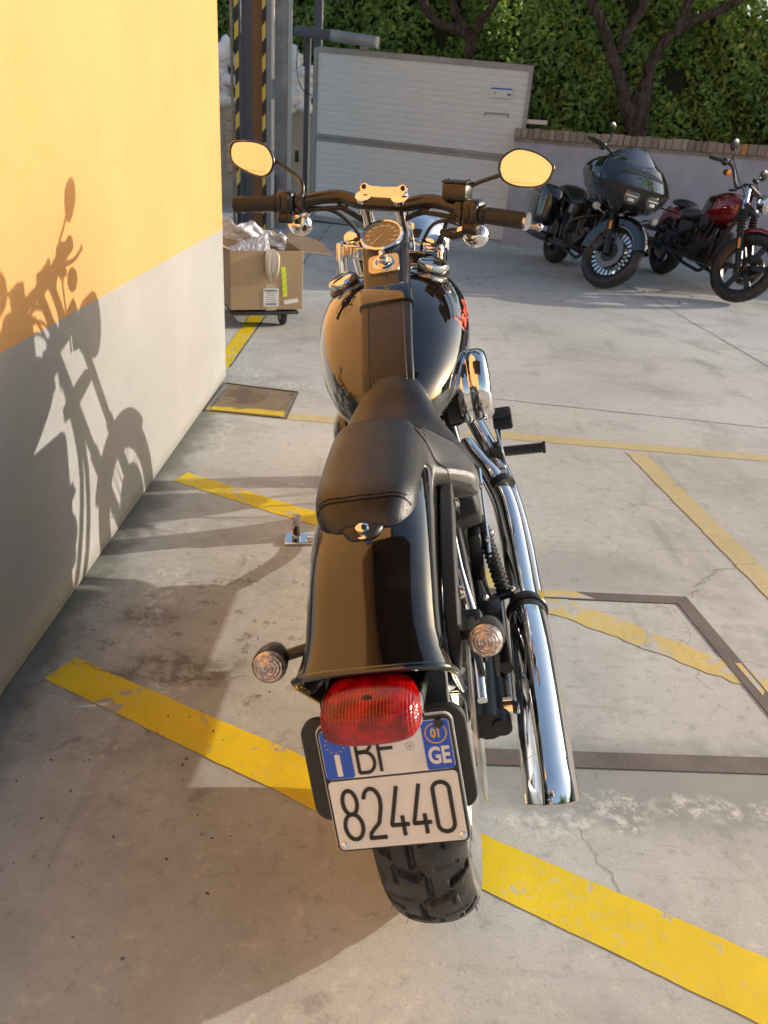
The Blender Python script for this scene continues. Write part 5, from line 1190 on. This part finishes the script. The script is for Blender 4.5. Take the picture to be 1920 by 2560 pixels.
# ---- turn signals front (on the bars) and rear
def signal(c, ax, name='turn_signal', r=.0245, L=.085, lens='clearlens', stalk=None, T=None, mat='satin'):
    ax = Vector(ax).normalized(); c = Vector(c); g = G(T)
    g.lathe([(r, 0), (r * 1.02, .012), (r * .97, L * .35), (r * .78, L * .62), (r * .48, L * .85), (r * .15, L * .98), (0, L)], c, -ax, 28)
    o = g.build(name, mat, bike, ang=60)
    g = G(T); g.lathe([(r * .94, -.003), (r * .94, .002), (r * .80, .007), (r * .4, .0095), (0, .010)], (0, 0, 0), (0, -1, 0), 28)
    Mq = Vector((0, -1, 0)).rotation_difference(ax).to_matrix().to_4x4(); Mq.translation = c
    le = G(); le.v = g.v; le.f = g.f; le.mi = g.mi; lo = le.build('lens', lens, None, ang=60)
    if T is None: lo.parent = o; lo.matrix_local = Mq
    else:
        lo.data.transform(Mq); 
        for v in lo.data.vertices: v.co = T(v.co)
        lo.parent = o
    if stalk: g = G(T); g.tube(stalk, .0085, 12, 3); g.build('stalk', mat, o)
    return o
signal((-.158, -.248, .668), (.10, -.93, .28), stalk=[(-.090, -.200, .664), (-.125, -.208, .660), (-.156, -.214, .656)])
signal((.147, -.248, .676), (-.08, -.93, .30), stalk=[(.104, -.205, .655), (.125, -.208, .660), (.146, -.214, .664)])
for sx in (-1, 1):
    g = G(S); c0 = Vector((sx * .205, 1.05, 1.098)); g.sphere(c0 + Vector((sx * .045, .02, -.012)), .033, 24, 1.0, .92, 1.05); fs_ = g.build('front_signal', 'chrome', bike)
    g = G(S); g.tube([c0 + Vector((0, -.02, .03)), c0 + Vector((sx * .02, .0, .012))], .009, 10, 3); g.lathe([(.010, 0), (.010, .006), (.005, .006)], c0 + Vector((sx * .018, -.03, .004)), (0, -1, .2), 16); g.build('stalk', 'chrome', fs_)
# ---- headlight, front wheel, front fender, cables
g = G(S); hc = Vector((0, 1.365, 1.010)); g.lathe([(0, -.105), (.03, -.100), (.058, -.078), (.076, -.045), (.083, -.01), (.085, .02), (.089, .024), (.089, .034), (.080, .036), (0, .045)], hc, (0, 1, 0), 40); hl = g.build('headlight', 'chrome', bike, ang=60)
g = G(S); g.lathe([(.079, .0355), (.06, .044), (0, .050)], hc, (0, 1, 0), 32); g.build('lens', 'clearlens', hl)
FC = Vector((0, 1.575, .352))
g = G(S); rim_profile(g, FC, .262, .030, 56); fw = g.build('front_wheel', 'chrome', bike)
tread_tyre('tyre', .322, .045, fw, FC, T=S, nphi=96, ns=24, groove=False, mat=('tyre',), hairs=False)
g = G(S); g.lathe([(.02, -.05), (.035, -.045), (.03, 0), (.035, .045), (.02, .05)], FC, (1, 0, 0), 20)
for k in range(40):
    a = 2 * math.pi * k / 40; s_ = 1 if k % 2 else -1
    g.tube([FC + Vector((.035 * s_, .032 * math.cos(a), .032 * math.sin(a))), FC + Vector((0, .238 * math.cos(a + .2 * (1 if k % 4 < 2 else -1)), .238 * math.sin(a + .2 * (1 if k % 4 < 2 else -1))))], .002, 5)
g.build('spokes', 'chrome', fw)
g = G(S); g.lathe([(.09, -.0025), (.146, -.0025), (.146, .0025), (.09, .0025)], FC + Vector((-.062, 0, 0)), (1, 0, 0), 40); g.build('brake_disc', 'brushed', fw)
make_fender('front_fender', FC, .350, -40, 62, .062, .07, 'gloss', bike, flare=False, T=S, round_=.03)
def cable(pts, r=.0048, name='cable', mat='rubber', T=S): g = G(T); g.tube(pts, r, 8, 7); return g.build(name, mat, bike)
cable([(.225, 1.03, 1.112), (.17, 1.06, 1.118), (.12, 1.10, 1.098), (.085, 1.13, 1.04), (.075, 1.14, .96), (.06, 1.12, .90)])
cable([(.230, 1.02, 1.105), (.17, 1.08, 1.092), (.135, 1.12, 1.060), (.11, 1.15, 1.00), (.09, 1.14, .92)])
cable([(.215, 1.05, 1.14), (.17, 1.09, 1.125), (.14, 1.13, 1.05), (.13, 1.16, .98), (.10, 1.2, .9)], .006)
cable([(-.215, 1.045, 1.135), (-.15, 1.07, 1.125), (-.105, 1.10, 1.085), (-.075, 1.13, 1.02), (-.06, 1.14, .95)], .0055)
cable([(-.13, 1.05, 1.142), (-.085, 1.06, 1.12), (-.045, 1.09, 1.085), (-.02, 1.11, 1.03)], .0075)
cable([(.13, 1.05, 1.142), (.075, 1.06, 1.125), (.03, 1.08, 1.09), (.0, 1.11, 1.03)], .0075)
cable([(-.27, 1.0, 1.115), (-.20, 1.03, 1.130), (-.10, 1.055, 1.138)], .006, 'switch_wire'); cable([(.27, 1.0, 1.115), (.20, 1.03, 1.130), (.10, 1.055, 1.138)], .006, 'switch_wire')
g = G(S); g.tube([(.235, 1.005, 1.098), (.20, 1.02, 1.088), (.165, 1.05, 1.092)], .009, 10, 3); g.build('cable_boot', 'rubber', bike)

# =================================================================== THE TWO PARKED MOTORCYCLES
def far_moto(name_label, loc, yaw, lean, deg, rake=28, Ax=(0, 1.38, .80)):
    t = thing('motorcycle', name_label, 'motorcycle'); t.matrix_world = moto_frame(yaw, lean, loc); return t, steer(Ax, rake, deg)
def plain_wheel(t, c, R, hw, rim_r, T, kind, discs=(1,), rimmat='satin'):
    c = Vector(c); g = G(T); g.lathe([(rim_r, -hw * .55), (rim_r + .01, -hw * .78), (rim_r + .05, -hw), (R - .035, -hw * .93), (R - .010, -hw * .62), (R, -hw * .2), (R, hw * .2), (R - .010, hw * .62), (R - .035, hw * .93), (rim_r + .05, hw), (rim_r + .01, hw * .78), (rim_r, hw * .55)], c, (1, 0, 0), 64, cap=False)
    w = thing_part = g.build('wheel', 'tyre', t)
    g = G(T); g.lathe([(rim_r - .022, -hw * .5), (rim_r + .006, -hw * .74), (rim_r + .012, -hw * .66), (rim_r + .012, hw * .66), (rim_r + .006, hw * .74), (rim_r - .022, hw * .5)], c, (1, 0, 0), 64, cap=True if 0 else False); g.lathe([(rim_r - .022, -hw * .5), (rim_r - .026, 0), (rim_r - .022, hw * .5)], c, (1, 0, 0), 64, cap=False)
    g.build('rim', rimmat, w)
    g = G(T); g.lathe([(.02, -.07), (.045, -.06), (.055, -.02), (.055, .02), (.045, .06), (.02, .07)], c, (1, 0, 0), 24)
    def spoke(a, w0, w1, th, r0=.045, r1=None):
        r1 = r1 or rim_r - .015; u = Vector((0, math.cos(a), math.sin(a))); v = Vector((0, -math.sin(a), math.cos(a)))
        g.loft([[c + u * r + v * q + Vector((x, 0, 0)) for q, x in ((-ww, -th), (ww, -th), (ww, th), (-ww, th))] for r, ww in ((r0, w0), (r1, w1))])
    if kind == 'multi':
        for k in range(26): spoke(2 * math.pi * k / 26, .007, .012, hw * .45, .13)
        g.lathe([(.125, -hw * .4), (.14, -hw * .4), (.14, hw * .4), (.125, hw * .4)], c, (1, 0, 0), 40)
        for k in range(9): spoke(2 * math.pi * k / 9, .018, .012, .015, .04, .13)
    else:
        for k in range(6): spoke(2 * math.pi * k / 6 + .2, .020, .028, .014)
    g.build('spokes', 'alu' if kind == 'multi' else 'satin', w)
    for s_ in discs:
        g = G(T); x = s_ * (hw + .012); g.lathe([(.095, -.003), (.150, -.003), (.150, .003), (.095, .003)], c + Vector((x, 0, 0)), (1, 0, 0), 48, cap=False); g.lathe([(.095, -.003), (.095, .003)], c + Vector((x, 0, 0)), (1, 0, 0), 48, cap=False); g.build('brake_disc', 'disc', w)
        g = G(T); g.lathe([(.03, -.004), (.10, -.004), (.10, .004), (.03, .004)], c + Vector((x, 0, 0)), (1, 0, 0), 6); g.build('disc_carrier', 'darkmetal', w)
    return w
def vtwin(t, y0=.80, mat='satin', cover='chrome'):
    g = G(); g.box((0, y0 + .02, .38), (.24, .52, .28), bev=.06); g.box((0, y0 - .33, .40), (.20, .26, .26), bev=.05); e = g.build('engine', mat, t)
    for (dy, tilt) in ((-.10, .39), (.12, -.39)):
        Mx = Matrix.Rotation(tilt, 3, 'X'); c0 = Vector((0, y0 + dy * .3, .42)); ax = Mx @ Vector((0, 0, 1)); g = G(); pr = []
        for k in range(12): h = .06 + k * .0165; pr += [(.064, h), (.088, h + .002), (.088, h + .007), (.064, h + .009)]
        g.lathe(pr, c0, ax, 24); g.build('cylinder', mat, e, ang=20); g = G(); g.box(c0 + ax * .31, (.19, .14, .075), Mx, bev=.025); g.build('rocker_cover', mat, e)
    g = G(); [g.tube([(.118, y0 + .03 + d, .42), (.110, y0 + .03 + 2.1 * d, .68)], .011, 10) for d in (-.05, -.02, .03, .06)]; g.build('pushrod_tubes', 'darkmetal', e)
    g = G(); g.lathe([(.02, 0), (.075, 0), (.085, .012), (.078, .026), (.03, .032), (0, .032)], (.12, y0 + .04, .36), (1, 0, 0), 32); g.build('cam_cover', cover if mat != 'satin' else 'darkmetal', e)
    g = G(); [g.box((s_ * .10, y0 - .36, .50), (.10, .28, .24), bev=.03) for s_ in (-1, 1)]; g.build('side_cover', mat, t)
    g = G(); g.box((.0, y0 + .38, .44), (.20, .04, .34), Matrix.Rotation(.25, 3, 'X'), bev=.01); g.build('oil_cooler', 'plastic', e)
    return e
def tubes(t, name, lists, r, mat, T=None, k=5, n=12):
    g = G(T); [g.tube(p, r, n, k) for p in lists]; return g.build(name, mat, t)
def far_mirror(t, T, c, sx, r=.058):
    g = G(T); g.sphere(c, r, 20, .28, .80, 1.15, 1.0); m = g.build('mirror', 'satin', t); return m

# ---------------- black touring motorcycle with a frame mounted shark nose fairing
bt, ST = far_moto('black touring motorcycle with a large shark nosed fairing, parked facing the yard', (1.88, 9.58, 0), 187.5, 11, -33, Ax=(0, 1.36, .80))
plain_wheel(bt, (0, 0, .32), .32, .088, .21, None, 'six'); FW = (0, 1.62, .335)
plain_wheel(bt, FW, .335, .064, .236, ST, 'multi', (1, -1))
vtwin(bt, .80)
make_fender_args = None
def far_fender(t, c, R, a0, a1, hw, drop, mat, T=None, name='front_fender'):
    g = G(T); c = Vector(c); ro = [fender_ring(c, R, a0 + (a1 - a0) * i / 22, hw, drop, round_=.035) for i in range(23)]; ri = [fender_ring(c, R, a0 + (a1 - a0) * i / 22, hw, drop, th=.005, inner=True, round_=.035) for i in range(23)]
    g.loft([o + i[::-1] for o, i in zip(ro, ri)]); return g.build(name, mat, t, ang=50)
far_fender(bt, FW, .372, -68, 98, .082, .12, 'gloss', ST)
far_fender(bt, (0, 0, .32), .42, -40, 80, .13, .14, 'gloss', None, 'rear_fender')
tubes(bt, 'fork_leg', [[(s_ * .115, 1.30, .98), (s_ * .115, 1.47, .62)] for s_ in (-1,)], .026, 'satin', ST); tubes(bt, 'fork_leg', [[(.115, 1.30, .98), (.115, 1.47, .62)]], .026, 'satin', ST)
for s_ in (-1, 1):
    lg = tubes(bt, 'fork_lower', [[(s_ * .115, 1.42, .72), (s_ * .115, 1.60, .36), (s_ * .115, 1.63, .30)]], .034, 'satin', ST)
    g = G(ST); g.box((s_ * .150, 1.515, .555), (.006, .028, .085), Matrix.Rotation(R_(27), 3, 'X'), bev=.004); g.build('reflector', 'amber', lg)
    g = G(ST); g.box((s_ * .125, 1.50, .36), (.05, .09, .13), Matrix.Rotation(-.4, 3, 'X'), bev=.012); g.build('brake_caliper', 'darkmetal', lg)
for s_ in (-1, 1):
    g = G(); rings = []
    for y, xi, xo, z0, z1 in ((-.44, .24, .36, .46, .70), (-.40, .20, .41, .42, .76), (-.20, .19, .44, .38, .80), (.10, .19, .44, .36, .81), (.26, .20, .42, .38, .79), (.32, .24, .36, .44, .70)):
        rings.append([Vector((s_ * ((xi + xo) / 2 + (xo - xi) / 2 * math.copysign(abs(math.cos(a)) ** .45, math.cos(a))), y, (z0 + z1) / 2 + (z1 - z0) / 2 * math.copysign(abs(math.sin(a)) ** .45, math.sin(a)))) for a in [2 * math.pi * i / 28 for i in range(28)]])
    g.loft(rings); sb = g.build('side_case', 'gloss', bt, ang=60)
    g = G(); g.tube([(s_ * .442, -.30, .665), (s_ * .447, .0, .675), (s_ * .440, .22, .67)], .004, 6, 4); g.box((s_ * .425, -.28, .70), (.02, .045, .03), bev=.005); g.build('lid_latch', 'alu', sb)
tubes(bt, 'muffler', [[(.30, -.48, .29), (.30, .0, .27), (.24, .35, .27)]], .052, 'satin', None, 5, 20); tubes(bt, 'exhaust_pipe', [[(.25, .30, .27), (.20, .55, .25), (.17, .95, .30), (.12, 1.05, .45)]], .027, 'satin'); tubes(bt, 'muffler', [[(-.30, -.48, .29), (-.30, .2, .27)]], .052, 'satin', None, 5, 20)
g = G(); g.loft([ring_se(y, hw, zt, zb, 28, 2.6) for y, hw, zt, zb in ((-.25, .08, .80, .72), (-.18, .15, .84, .70), (.0, .18, .86, .68), (.20, .17, .83, .66), (.32, .16, .76, .64), (.48, .18, .74, .62), (.62, .15, .76, .64), (.72, .08, .78, .68))]); g.build('seat', 'leather', bt, ang=70)
g = G(); g.loft([ring_se(y, hw, zt, zb, 32, 2.4) for y, hw, zt, zb in ((.58, .05, .80, .72), (.64, .12, .86, .68), (.74, .165, .93, .66), (.88, .185, .98, .66), (1.04, .18, 1.0, .70), (1.18, .13, .99, .78), (1.25, .06, .96, .84))]); g.build('fuel_tank', 'gloss', bt, ang=70)
# fairing
fk = [(.71, .13, 1.60, 1.40), (.755, .24, 1.73, 1.32), (.81, .31, 1.79, 1.26), (.88, .365, 1.83, 1.20), (.955, .395, 1.848, 1.17), (.965, .40, 1.85, 1.16), (1.00, .41, 1.79, 1.15), (1.05, .40, 1.71, 1.15), (1.10, .37, 1.635, 1.18), (1.15, .32, 1.57, 1.24), (1.19, .22, 1.51, 1.32)]
FK = [[float(np.interp(z, [r[0] for r in fk], [r[k] for r in fk])) for k in range(4)] for z in sorted(set(list(np.linspace(.71, 1.19, 42)) + [r[0] for r in fk]))]
def fair_pt(z, a, k=1.0):
    zs = [r[0] for r in FK]; hw = np.interp(z, zs, [r[1] for r in FK]); f = np.interp(z, zs, [r[2] for r in FK]); b = np.interp(z, zs, [r[3] for r in FK])
    x = hw * k * math.copysign(abs(math.sin(a)) ** .80, math.sin(a)); y = b + (f - b) * k * abs(math.cos(a)) ** .68 if math.cos(a) > 0 else b; return Vector((float(x), float(y), z))
g = G(); rings = []
for r in FK:
    z = r[0]; L = [fair_pt(z, a) for a in np.linspace(-math.pi / 2, math.pi / 2, 33)]; rings.append(L + [Vector((p.x * .86, p.y - .05, z)) for p in (L[-1], L[0])])
g.loft(rings); fair = g.build('fairing', 'gloss', bt, ang=22)
def patch(name, mat, z0, z1, a0, a1, off, parent=fair, n=14, m=6, shape=None):
    g = G(); rings = []
    for j in range(m + 1):
        z = z0 + (z1 - z0) * j / m; row = []
        for i in range(n + 1):
            a = a0 + (a1 - a0) * i / n; zz = z + (shape(i / n, j / m) if shape else 0); p = fair_pt(zz, a); row.append(p + Vector((math.sin(a) * off, off, 0)))
        rings.append(row)
    g.loft(rings, cap=False, closed=False); return g.build(name, mat, parent, ang=60)
patch('headlight_bezel', 'plastic', .800, .945, -.85, .85, .004, shape=lambda u, v: .018 * (abs(u - .5) * 2) ** 2)
patch('air_vent', 'plastic', 1.07, 1.115, -.52, .52, .004, shape=lambda u, v: -.03 * (abs(u - .5) * 2) ** 2 + (.5 - v) * .03 * (abs(u - .5) * 2) ** 3)
for s_ in (-1, 1):
    g = G(); c = Vector((s_ * .105, 1.808, .876)); n_ = Vector((s_ * .22, 1, -.1)).normalized(); g.lathe([(.070, -.02), (.073, .012), (.064, .019), (.0, .023)], c, n_, 32); hl_ = g.build('headlight', 'darklens', fair)
    g = G(); g.box(c + n_ * .024 + Vector((0, 0, .006)), (.115, .006, .011), Matrix.Rotation(-s_ * .29, 3, 'Z')); g.box(c + n_ * .022 + Vector((0, 0, -.028)), (.06, .006, .026), Matrix.Rotation(-s_ * .29, 3, 'Z'), bev=.003); g.build('reflector_bar', 'white', hl_)
    g = G(); g.tube([(s_ * .10, 1.48, .70), (s_ * .20, 1.52, .68), (s_ * .30, 1.54, .72)], .010, 8, 3); g.lathe([(.034, 0), (.036, -.02), (.024, -.045), (.0, -.055)], (s_ * .31, 1.58, .72), (0, 1, 0), 24); sg = g.build('turn_signal', 'chrome', bt)
    g = G(); g.lathe([(.033, 0), (.028, .010), (0, .014)], (s_ * .31, 1.58, .72), (0, 1, 0), 20); g.build('lens', 'clearlens', sg)
    g = G(ST); g.tube([(s_ * .12, 1.20, 1.08), (s_ * .28, 1.12, 1.15), (s_ * .38, 1.06, 1.15)], .013, 10, 4); g.build('handlebar', 'satin', bt)
    g = G(ST); g.tube([(s_ * .36, 1.07, 1.15), (s_ * .48, .98, 1.145)], .019, 16); g.build('grip', 'rubber', bt)
    g = G(ST); g.box((s_ * .345, 1.08, 1.145), (.05, .055, .065), bev=.012); g.tube([(s_ * .35, 1.12, 1.15), (s_ * .40, 1.15, 1.15), (s_ * .52, 1.08, 1.14)], .006, 8, 3); g.build('switch_housing', 'satin', bt)
    g = G(ST); g.tube([(s_ * .33, 1.09, 1.17), (s_ * .32, 1.10, 1.25), (s_ * .34, 1.09, 1.30)], .006, 8, 4); g.sphere((s_ * .36, 1.08, 1.33), .05, 16, .25, .75, 1.2); g.build('mirror', 'satin', bt)
# windscreen
g = G(); rings = []
for j in range(13):
    t_ = j / 12; z = 1.10 + .205 * t_; hw = .33 - .10 * t_ - .09 * t_ ** 4; yb = 1.27 - .04 * t_; yf = 1.635 - .27 * t_
    rings.append([Vector((hw * math.copysign(abs(math.sin(a)) ** .8, math.sin(a)), yb + (yf - yb) * abs(math.cos(a)) ** .9, z - .05 * abs(math.sin(a)) ** 3)) for a in np.linspace(-math.pi / 2, math.pi / 2, 29)])
g.loft(rings, cap=False, closed=False); ws = g.build('windscreen', 'smoke', bt, ang=70); m_ = ws.modifiers.new('s', 'SOLIDIFY'); m_.thickness = .006
g = G(); [bolt(g, (x, y, z), (0, .8, .5), .007, .005) for x, y, z in ((0, 1.62, 1.125), (.16, 1.58, 1.12), (-.16, 1.58, 1.12))]; g.build('screen_bolts', 'chrome', ws)
tubes(bt, 'crash_bar', [[(0, 1.24, .66), (.18, 1.22, .62), (.35, 1.16, .52), (.36, 1.14, .38), (.22, 1.12, .27), (0, 1.12, .25), (-.22, 1.12, .27), (-.36, 1.14, .38), (-.35, 1.16, .52), (-.18, 1.22, .62), (0, 1.24, .66)]], .016, 'satin')
g = G(); g.box((.20, .74, .63), (.09, .22, .13), bev=.03); ac2 = g.build('air_cleaner', 'satin', bt); g = G(); [g.box((.255, .74, .595 + k * .022), (.014, .15, .010), bev=.003) for k in range(4)]; g.build('cooling_fins', 'chrome', ac2)
for s_ in (-1, 1): g = G(); g.box((s_ * .30, .95, .30), (.12, .30, .03), bev=.01); g.build('footboard', 'rubber', bt)
tubes(bt, 'frame', [[(s_ * .13, .45, .62), (s_ * .14, .40, .30), (s_ * .14, .9, .20), (s_ * .12, 1.15, .26), (s_ * .04, 1.28, .85)] for s_ in (-1, 1)], .018, 'satin')
g = G(); g.box((0, 1.36, .80), (.28, .10, .10), bev=.02); g.build('fork_clamp', 'satin', bt)
tubes(bt, 'brake_hose', [[(.10, 1.30, .90), (.20, 1.34, .80), (.15, 1.44, .66), (.16, 1.52, .45)], [(-.10, 1.30, .90), (-.20, 1.34, .80), (-.15, 1.44, .66), (-.16, 1.52, .45)]], .006, 'rubber', ST)
tubes(bt, 'side_stand', [[(-.12, .75, .24), (-.33, .92, .02)]], .012, 'satin')

# ---------------- dark red cruiser
cable_ = None
rt, SR = far_moto('dark red cruiser motorcycle with a round chrome headlight, parked beside the black tourer', (3.10, 9.36, 0), 187.2, 10, -30, Ax=(0, 1.36, .80))
plain_wheel(rt, (0, 0, .32), .325, .085, .22, None, 'six'); FR_ = (0, 1.64, .34)
plain_wheel(rt, FR_, .34, .052, .245, SR, 'six', (-1,))
vtwin(rt, .82, 'satin', 'chrome')
far_fender(rt, FR_, .375, -55, 40, .066, .045, 'red_paint', SR)
far_fender(rt, (0, 0, .34), .385, -38, 50, .10, .12, 'red_paint', None, 'rear_fender')
for s_ in (-1, 1):
    tubes(rt, 'fork_leg', [[(s_ * .11, 1.26, 1.00), (s_ * .11, 1.36, .78)]], .026, 'alu', SR)
    g = G(SR); a = Vector((s_ * .11, 1.36, .80)); b = Vector((s_ * .11, 1.455, .60)); [g.torus(a + (b - a) * ((k + .5) / 7), b - a, .030, .0135, 24, 8) for k in range(7)]; g.tube([a, b], .026, 16); g.build('fork_gaiter', 'rubber', rt)
    lg = tubes(rt, 'fork_lower', [[(s_ * .11, 1.45, .61), (s_ * .11, 1.62, .34), (s_ * .11, 1.64, .30)]], [.034, .032, .030], 'satin', SR)
    g = G(SR); g.box((s_ * .146, 1.53, .50), (.006, .026, .10), Matrix.Rotation(R_(30), 3, 'X'), bev=.004); g.build('reflector', 'amber', lg)
g = G(SR); g.box((0, 1.345, .83), (.27, .09, .05), bev=.012); g.box((0, 1.26, 1.0), (.27, .08, .035), bev=.012); g.build('fork_clamp', 'satin', rt)
g = G(); g.loft([ring_se(y, hw, zt, zb, 36, 2.3) for y, hw, zt, zb in ((.62, .03, .80, .74), (.65, .090, .87, .70), (.73, .14, .94, .67), (.84, .170, .985, .66), (.98, .172, 1.005, .67), (1.12, .150, .995, .71), (1.22, .10, .96, .76), (1.27, .045, .91, .81))]); 
for i_ in range(len(g.v)): g.v[i_] = (g.v[i_][0], g.v[i_][1] - .02, g.v[i_][2] - .045)
tk = g.build('fuel_tank', 'red_paint', rt, ang=70)
g = G(); rings = []
for y, hw, z0, z1 in ((.70, .128, .76, .88), (.75, .151, .75, .93), (.83, .1715, .75, .955), (.90, .1765, .78, .95), (.95, .1775, .84, .91)):
    rings.append([Vector((hw * (1 - .5 * max(0, (z - .87) / .1) ** 2), y - .02, z - .045)) for z in np.linspace(z0, z1, 7)])
g.loft(rings, cap=False, closed=False); g.build('side_panel', 'gloss', tk, ang=60)
g = G(); g.lathe([(.04, 0), (.042, .012), (.030, .020), (0, .022)], (.07, 1.02, .968), (.3, 0, 1), 24); g.build('fuel_cap', 'satin', tk)
g = G(); g.loft([ring_se(y, hw, zt, zb, 28, 2.6) for y, hw, zt, zb in ((.16, .07, .74, .66), (.22, .13, .735, .60), (.34, .155, .71, .60), (.48, .13, .72, .62), (.60, .085, .76, .66), (.70, .045, .79, .72))]); se_ = g.build('seat', 'leather_grey', rt, ang=70)
g = G(); [g.tube([(x, y, z + .004) for x, z in ((-.11, .70), (-.06, .725), (0, .735), (.06, .725), (.11, .70))], .007, 6, 3) for y, z in ((.22, 0), (.265, -.006), (.31, -.01), (.355, -.012), (.40, -.010))]; g.build('tuck_rolls', 'leather_grey', se_)
g = G(); g.loft([ring_se(y, hw, zt, zb, 28, 2.6) for y, hw, zt, zb in ((-.15, .05, .78, .74), (-.10, .10, .80, .73), (.04, .115, .815, .72), (.14, .10, .80, .71), (.19, .06, .77, .70))]); g.build('pillion_pad', 'leather', rt, ang=70)
for z, y0 in ((.47, -.34), (.31, -.30)):
    o_ = tubes(rt, 'muffler', [[(.215, y0, z - .01), (.215, y0 + .42, z), (.19, y0 + .52, z)]], [.050, .050, .050, .032], 'satin', None, 4, 24)
tubes(rt, 'exhaust_pipe', [[(.19, .16, .47), (.20, .45, .44), (.20, .62, .50), (.13, .72, .60)], [(.19, .20, .31), (.20, .60, .28), (.19, .95, .34), (.16, 1.10, .48), (.11, 1.08, .60)]], .024, 'satin')
bars = [(-.40, .93, 1.080), (-.33, .97, 1.100), (-.26, 1.02, 1.110), (-.22, 1.08, 1.080), (-.16, 1.18, 0.950), (-.08, 1.20, 1.020), (0, 1.20, 1.020), (.08, 1.20, 1.020), (.16, 1.18, 0.950), (.22, 1.08, 1.080), (.26, 1.02, 1.110), (.33, .97, 1.100), (.40, .93, 1.080)]
tubes(rt, 'handlebar', [bars], .0135, 'satin', SR, 6, 14)
for s_ in (-1, 1):
    g = G(SR); g.tube([(s_ * .31, .985, 1.105), (s_ * .42, .915, 1.075)], .0185, 16); g.build('grip', 'rubber', rt)
    g = G(SR); g.box((s_ * .285, 1.0, 1.105), (.05, .045, 0.060), bev=.01); g.tube([(s_ * .29, 1.04, 1.100), (s_ * .34, 1.05, 1.090), (s_ * .45, .98, 1.070)], .006, 8, 3); g.build('switch_housing', 'satin', rt)
    g = G(SR); g.tube([(s_ * .265, 1.03, 1.110), (s_ * .27, 1.04, 1.190), (s_ * .32, 1.03, 1.240)], .006, 8, 4); g.sphere((s_ * .335, 1.03, 1.255), .058, 20, .25, .92, 1.1); g.build('mirror', 'satin', rt)
    g = G(SR); g.sphere((s_ * .265, 1.06, 1.025), .030, 20, 1.0, .9, .9); sg = g.build('turn_signal', 'satin', rt); g = G(SR); g.lathe([(.028, 0), (.026, .012), (.0, .018)], (s_ * .265, 1.082, 1.025), (0, 1, 0.000), 20); g.build('lens', 'amber', sg)
g = G(SR); g.lathe([(0, -.10), (.045, -.09), (.075, -.055), (.088, 0), (.092, .02), (.092, .03), (.084, .034)], (0, 1.47, .925), (0, 1, -.03), 40); hl2 = g.build('headlight', 'chrome', rt)
g = G(SR); g.lathe([(.083, .033), (.06, .044), (0, .052)], (0, 1.47, .925), (0, 1, -.03), 36); g.build('lens', 'clearlens', hl2)
g = G(SR); g.box((0, 1.22, 1.09), (.06, .05, .03), bev=.01); g.build('gauge', 'satin', rt)
for s_ in (-1, 1):
    g = G(); g.tube([(s_ * .10, -.14, .66), (s_ * .20, -.14, .665)], .009, 8); g.sphere((s_ * .215, -.14, .665), .022, 14, 1.5, .8); sg = g.build('turn_signal', 'satin', rt); g = G(); g.box((s_ * .235, -.115, .667), (.012, .045, .018), bev=.004); g.build('lens', 'amber', sg)
g = G(); g.sphere((0, -.30, .68), .04, 18, .8, .9); g.build('tail_light', 'plastic', rt); g = G(); g.box((0, -.30, .58), (.15, .02, .13), Matrix.Rotation(-.3, 3, 'X'), bev=.004); g.build('plate_holder', 'plastic', rt)
g = G(); g.lathe([(.04, 0), (.088, 0), (.095, .02), (.085, .05), (.04, .058), (0, .058)], (.10, .84, .63), (1, 0, 0), 36); g.build('air_cleaner', 'satin', rt)
tubes(rt, 'frame', [[(s_ * .11, .15, .60), (s_ * .12, .30, .30), (s_ * .13, .9, .19), (s_ * .11, 1.16, .26), (s_ * .04, 1.27, .85)] for s_ in (-1, 1)], .018, 'satin'); tubes(rt, 'swingarm', [[(s_ * .11, .0, .32), (s_ * .11, .5, .36)] for s_ in (-1, 1)], .024, 'satin')
tubes(rt, 'control_cable', [[(s_ * .27, 1.03, 1.18), (s_ * .24, 1.16, 1.05), (s_ * .14, 1.30, .90), (s_ * .08, 1.28, .78)] for s_ in (-1, 1)], .006, 'rubber', SR)
for s_ in (-1, 1): g = G(); g.box((s_ * .20, .72, .34), (.12, .03, .025), bev=.008); g.build('foot_peg', 'rubber', rt)
tubes(rt, 'side_stand', [[(-.12, .75, .24), (-.30, .92, .02)]], .012, 'satin')
